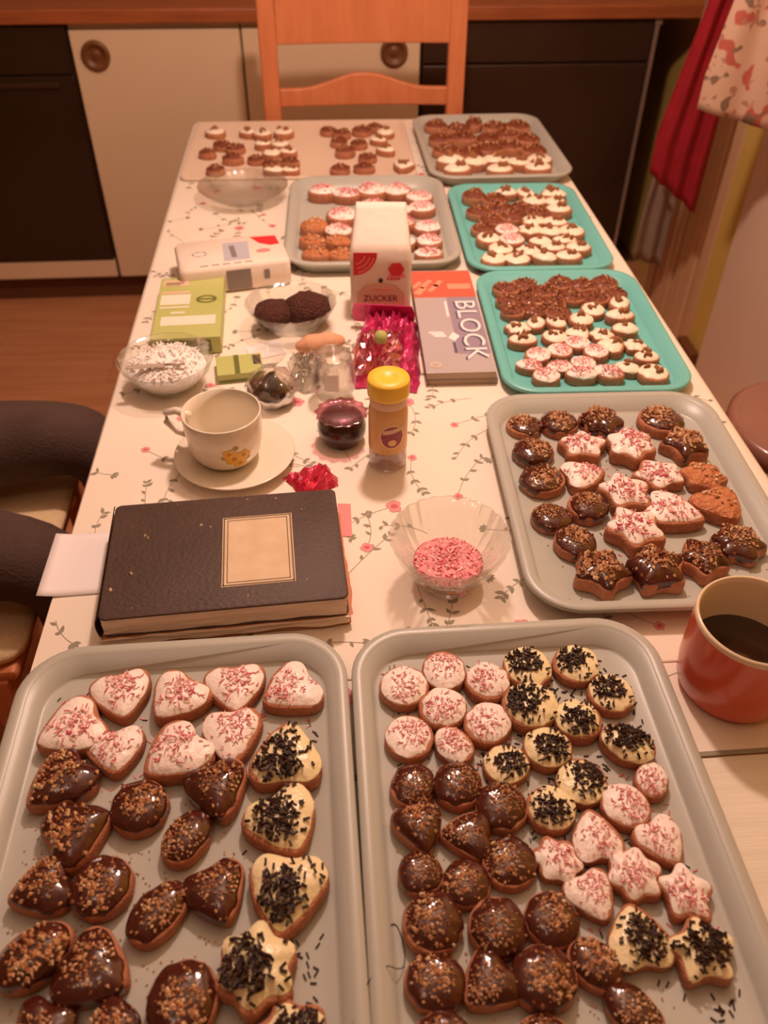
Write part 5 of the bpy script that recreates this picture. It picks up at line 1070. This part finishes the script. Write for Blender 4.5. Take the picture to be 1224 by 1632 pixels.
# flat glass dish at the far left
gd = empty('glass_dish', (-.166, 1.872, Z), 0, 'empty wide cut-glass dish in front of the white baking sheet', 'dish')
pd = [(0, 0), (.055, 0), (.060, .003), (.080, .014), (.098, .030)]
MB().lathe(pd+[(.0985, .0315), (.0965, .0315)]+[(r-.004, z+.0015) for r, z in pd[::-1][1:-2]]+[(0, .0045)], 96, wob=lambda a, r, z: .02*abs(math.sin(a*13))*min(1, z/.02) if z > .008 else 0).build('dish', M['film'], gd)
# clear bag of dark chocolates, bundle, tumbler, jar
db = empty('sweet_bag', (-.084, 1.068, Z), R(-15), 'twisted clear bag of dark glossy chocolates behind the teacup', 'bag')
for (x, y, z, r_) in ((-.018, -.004, .018, .019), (.016, -.008, .02, .021), (.0, .016, .019, .019)):
    MB().lathe([(.0001, -r_)]+[(r_*math.sin(math.pi*k/10), -r_*math.cos(math.pi*k/10)) for k in range(1, 10)]+[(.0001, r_)], 20).build('chocolate', M['dark_choc'], db).location = (x, y, z+.001)
m = MB(); m.lathe([(.0, .0004), (.028, .0004), (.038, .012), (.040, .026), (.032, .042), (.014, .052), (.008, .058), (.016, .070), (.026, .080)], 28, wob=lambda a, r, z: .12*noise.noise((math.cos(a)*4, math.sin(a)*4, z*40))+.05*math.sin(a*7)*(z > .03)); m.build('film', M['film'], db)
fb = crumple('film_wrapper', .030, .042, .05, 12, M['film'], 14, 14); fb.location = (-.028, 1.128, Z); tag(fb, 'crumpled clear wrapper between sweet bag and glass tumbler', 'wrapper')
tu = empty('glass_tumbler', (.010, 1.068, Z), 0, 'clear rounded glass with a white sticker beside magenta foil', 'glass')
pt = [(0, 0), (.018, 0), (.026, .006), (.033, .022), (.034, .040), (.030, .062), (.028, .076)]
MB().lathe(pt+[(.0275, .0775), (.026, .0765)]+[(r-.002, z+.001) for r, z in pt[::-1][1:-1]]+[(0, .003)], 40).build('glass', M['film'], tu)
st = MB(); st.add([( .0348*math.cos(a), .0348*math.sin(a), z) for z in (.034, .062) for a in [R(-115+6*i) for i in range(7)]], [(i, i+1, i+8, i+7) for i in range(6)], 0, False)
for v_ in range(7, 14): pass
so2 = st.build('sticker', M['paper'], tu)
dj = empty('sweet_jar', (.018, .962, Z), 0, 'small round dark chocolate pot with pink ruffled film top', 'jar')
MB().lathe([(0, 0), (.020, 0), (.028, .004), (.034, .016), (.0345, .028), (.030, .040), (.026, .044), (0, .046)], 40).build('pot', M['dark_choc'], dj)
MB().lathe([(.0, .0470), (.022, .0472), (.031, .044), (.036, .047), (.0355, .048), (.030, .0455), (.022, .0485), (0, .049)], 48, wob=lambda a, r, z: .06*math.sin(a*13)*(r > .03)).build('ruffled_film', M['pinkfilm'], dj)
# thread lying across the tray rims
def smooth_path(p, k=5):
    p = [Vector(q) for q in p]; out = []
    for i in range(len(p)-1):
        a, b, c, d = p[max(i-1, 0)], p[i], p[i+1], p[min(i+2, len(p)-1)]
        for j in range(k):
            t = j/k; out.append(.5*((2*b)+(c-a)*t+(2*a-5*b+4*c-d)*t*t+(3*b-a-3*c+d)*t**3))
    return out+[p[-1]]
th = MB().tube(smooth_path([(-.004, .205, .7765), (.006, .228, .7768), (.016, .241, .7772), (.026, .246, .7745), (.034, .247, .7645), (.040, .252, .7572), (.041, .268, .7562), (.036, .284, .7562), (.028, .280, .7600)]), .00045, 5)
tag(th.build('thread', M['thread']), 'dark curved thread lying over the rims of the near trays', 'thread')

# ------------------------------------------------------------------ right side: stool, hanging cloths
stl = empty('round_stool', (.86, 1.145, 0), 0, 'dark glossy round stool right of the table', 'stool')
MB().lathe([(0, .560), (.125, .560), (.142, .568), (.147, .585), (.146, .602), (.138, .610), (.128, .606), (.120, .604), (0, .604)], 56).build('seat', M['stool'], stl)
for k in range(4):
    a = R(45+90*k); MB().tube([(.09*math.cos(a), .09*math.sin(a), .562), (.15*math.cos(a), .15*math.sin(a), .0)], [.017, .014], 12).build('leg', M['stool'], stl)
MB().tube([(.118*math.cos(2*math.pi*i/32), .118*math.sin(2*math.pi*i/32), .28) for i in range(33)], .008, 8).build('foot_ring', M['stool'], stl)
def hang(name, m_, label, cat, top, bl, br, zt, zb, folds, amp, seed, yaw=0, skew=0):
    # cloth gathered at `top` (x,y), spreading to x range bl..br at the hem
    nx, nz = 40, 30; vs = []
    for j in range(nz+1):
        t = j/nz; g_ = .12+.88*min(1, t*1.15)**.8
        for i in range(nx+1):
            u = i/nx; xb = bl[0]+(br[0]-bl[0])*u; yb = bl[1]+(br[1]-bl[1])*u; zz = zb[0]+(zb[1]-zb[0])*u
            x = top[0]+(xb-top[0])*g_*(1 if t > 0 else 1); y = top[1]+(yb-top[1])*g_
            d = amp*math.sin(u*folds*6.283+seed)*(1-.35*t)+amp*.4*noise.noise((u*5, t*3, seed))
            vs.append((x+d*.3, y+d, zt+(zz-zt)*t))
    m = MB(); m.add(vs, [(j*(nx+1)+i, j*(nx+1)+i+1, (j+1)*(nx+1)+i+1, (j+1)*(nx+1)+i) for j in range(nz) for i in range(nx)])
    o = m.build(name, m_); s = o.modifiers.new('thick', 'SOLIDIFY'); s.thickness = .002
    if label: tag(o, label, cat)
    return o, vs, nx, nz
hang('red_apron', M['apron'], 'dark red apron hanging from a hook at the right wall', 'apron', (1.10, 2.30), (.925, 2.30), (1.10, 2.33), 1.42, (.63, .50), 3, .016, 1)
fo_, vs_, nx_, nz_ = hang('kitchen_towel', M['floral'], 'pale floral kitchen towel hanging in front of the red apron', 'towel', (.99, 2.0), (.885, 2.0), (1.09, 1.98), 1.40, (.885, .835), 2, .010, 2)
hang('grey_cloth', M['greycloth'], 'grey cloth hanging beside the dark appliance', 'cloth', (1.15, 2.60), (1.05, 2.60), (1.16, 2.62), 1.30, (.24, .20), 2, .014, 4)
wh = MB().tube([(1.105, 2.55, .98), (1.122, 2.55, .92), (1.12, 2.54, .86), (1.085, 2.53, .83), (1.045, 2.51, .71), (1.03, 2.50, .64), (1.035, 2.50, .58), (1.06, 2.50, .54)], .006, 8)
tag(wh.build('wire_hanger', M['white_metal']), 'pale bent wire hanger beside the dark appliance edge', 'hanger')
rk = empty('hook_rail', (1.255, 2.28, 1.44), 0, 'wooden hook rail on the right wall carrying the cloths', 'rail')
MB().box((-.03, -.36, -.03), (-.002, .42, .03)).build('board', M['slat'], rk, bevel=.003)
for y, L in ((-.28, .24), (.02, .14), (.32, .09)): MB().tube([(-.03, y, 0), (-.03-L, y, -.005), (-.04-L, y, .02)], .006, 8).build('hook', M['steel'], rk)
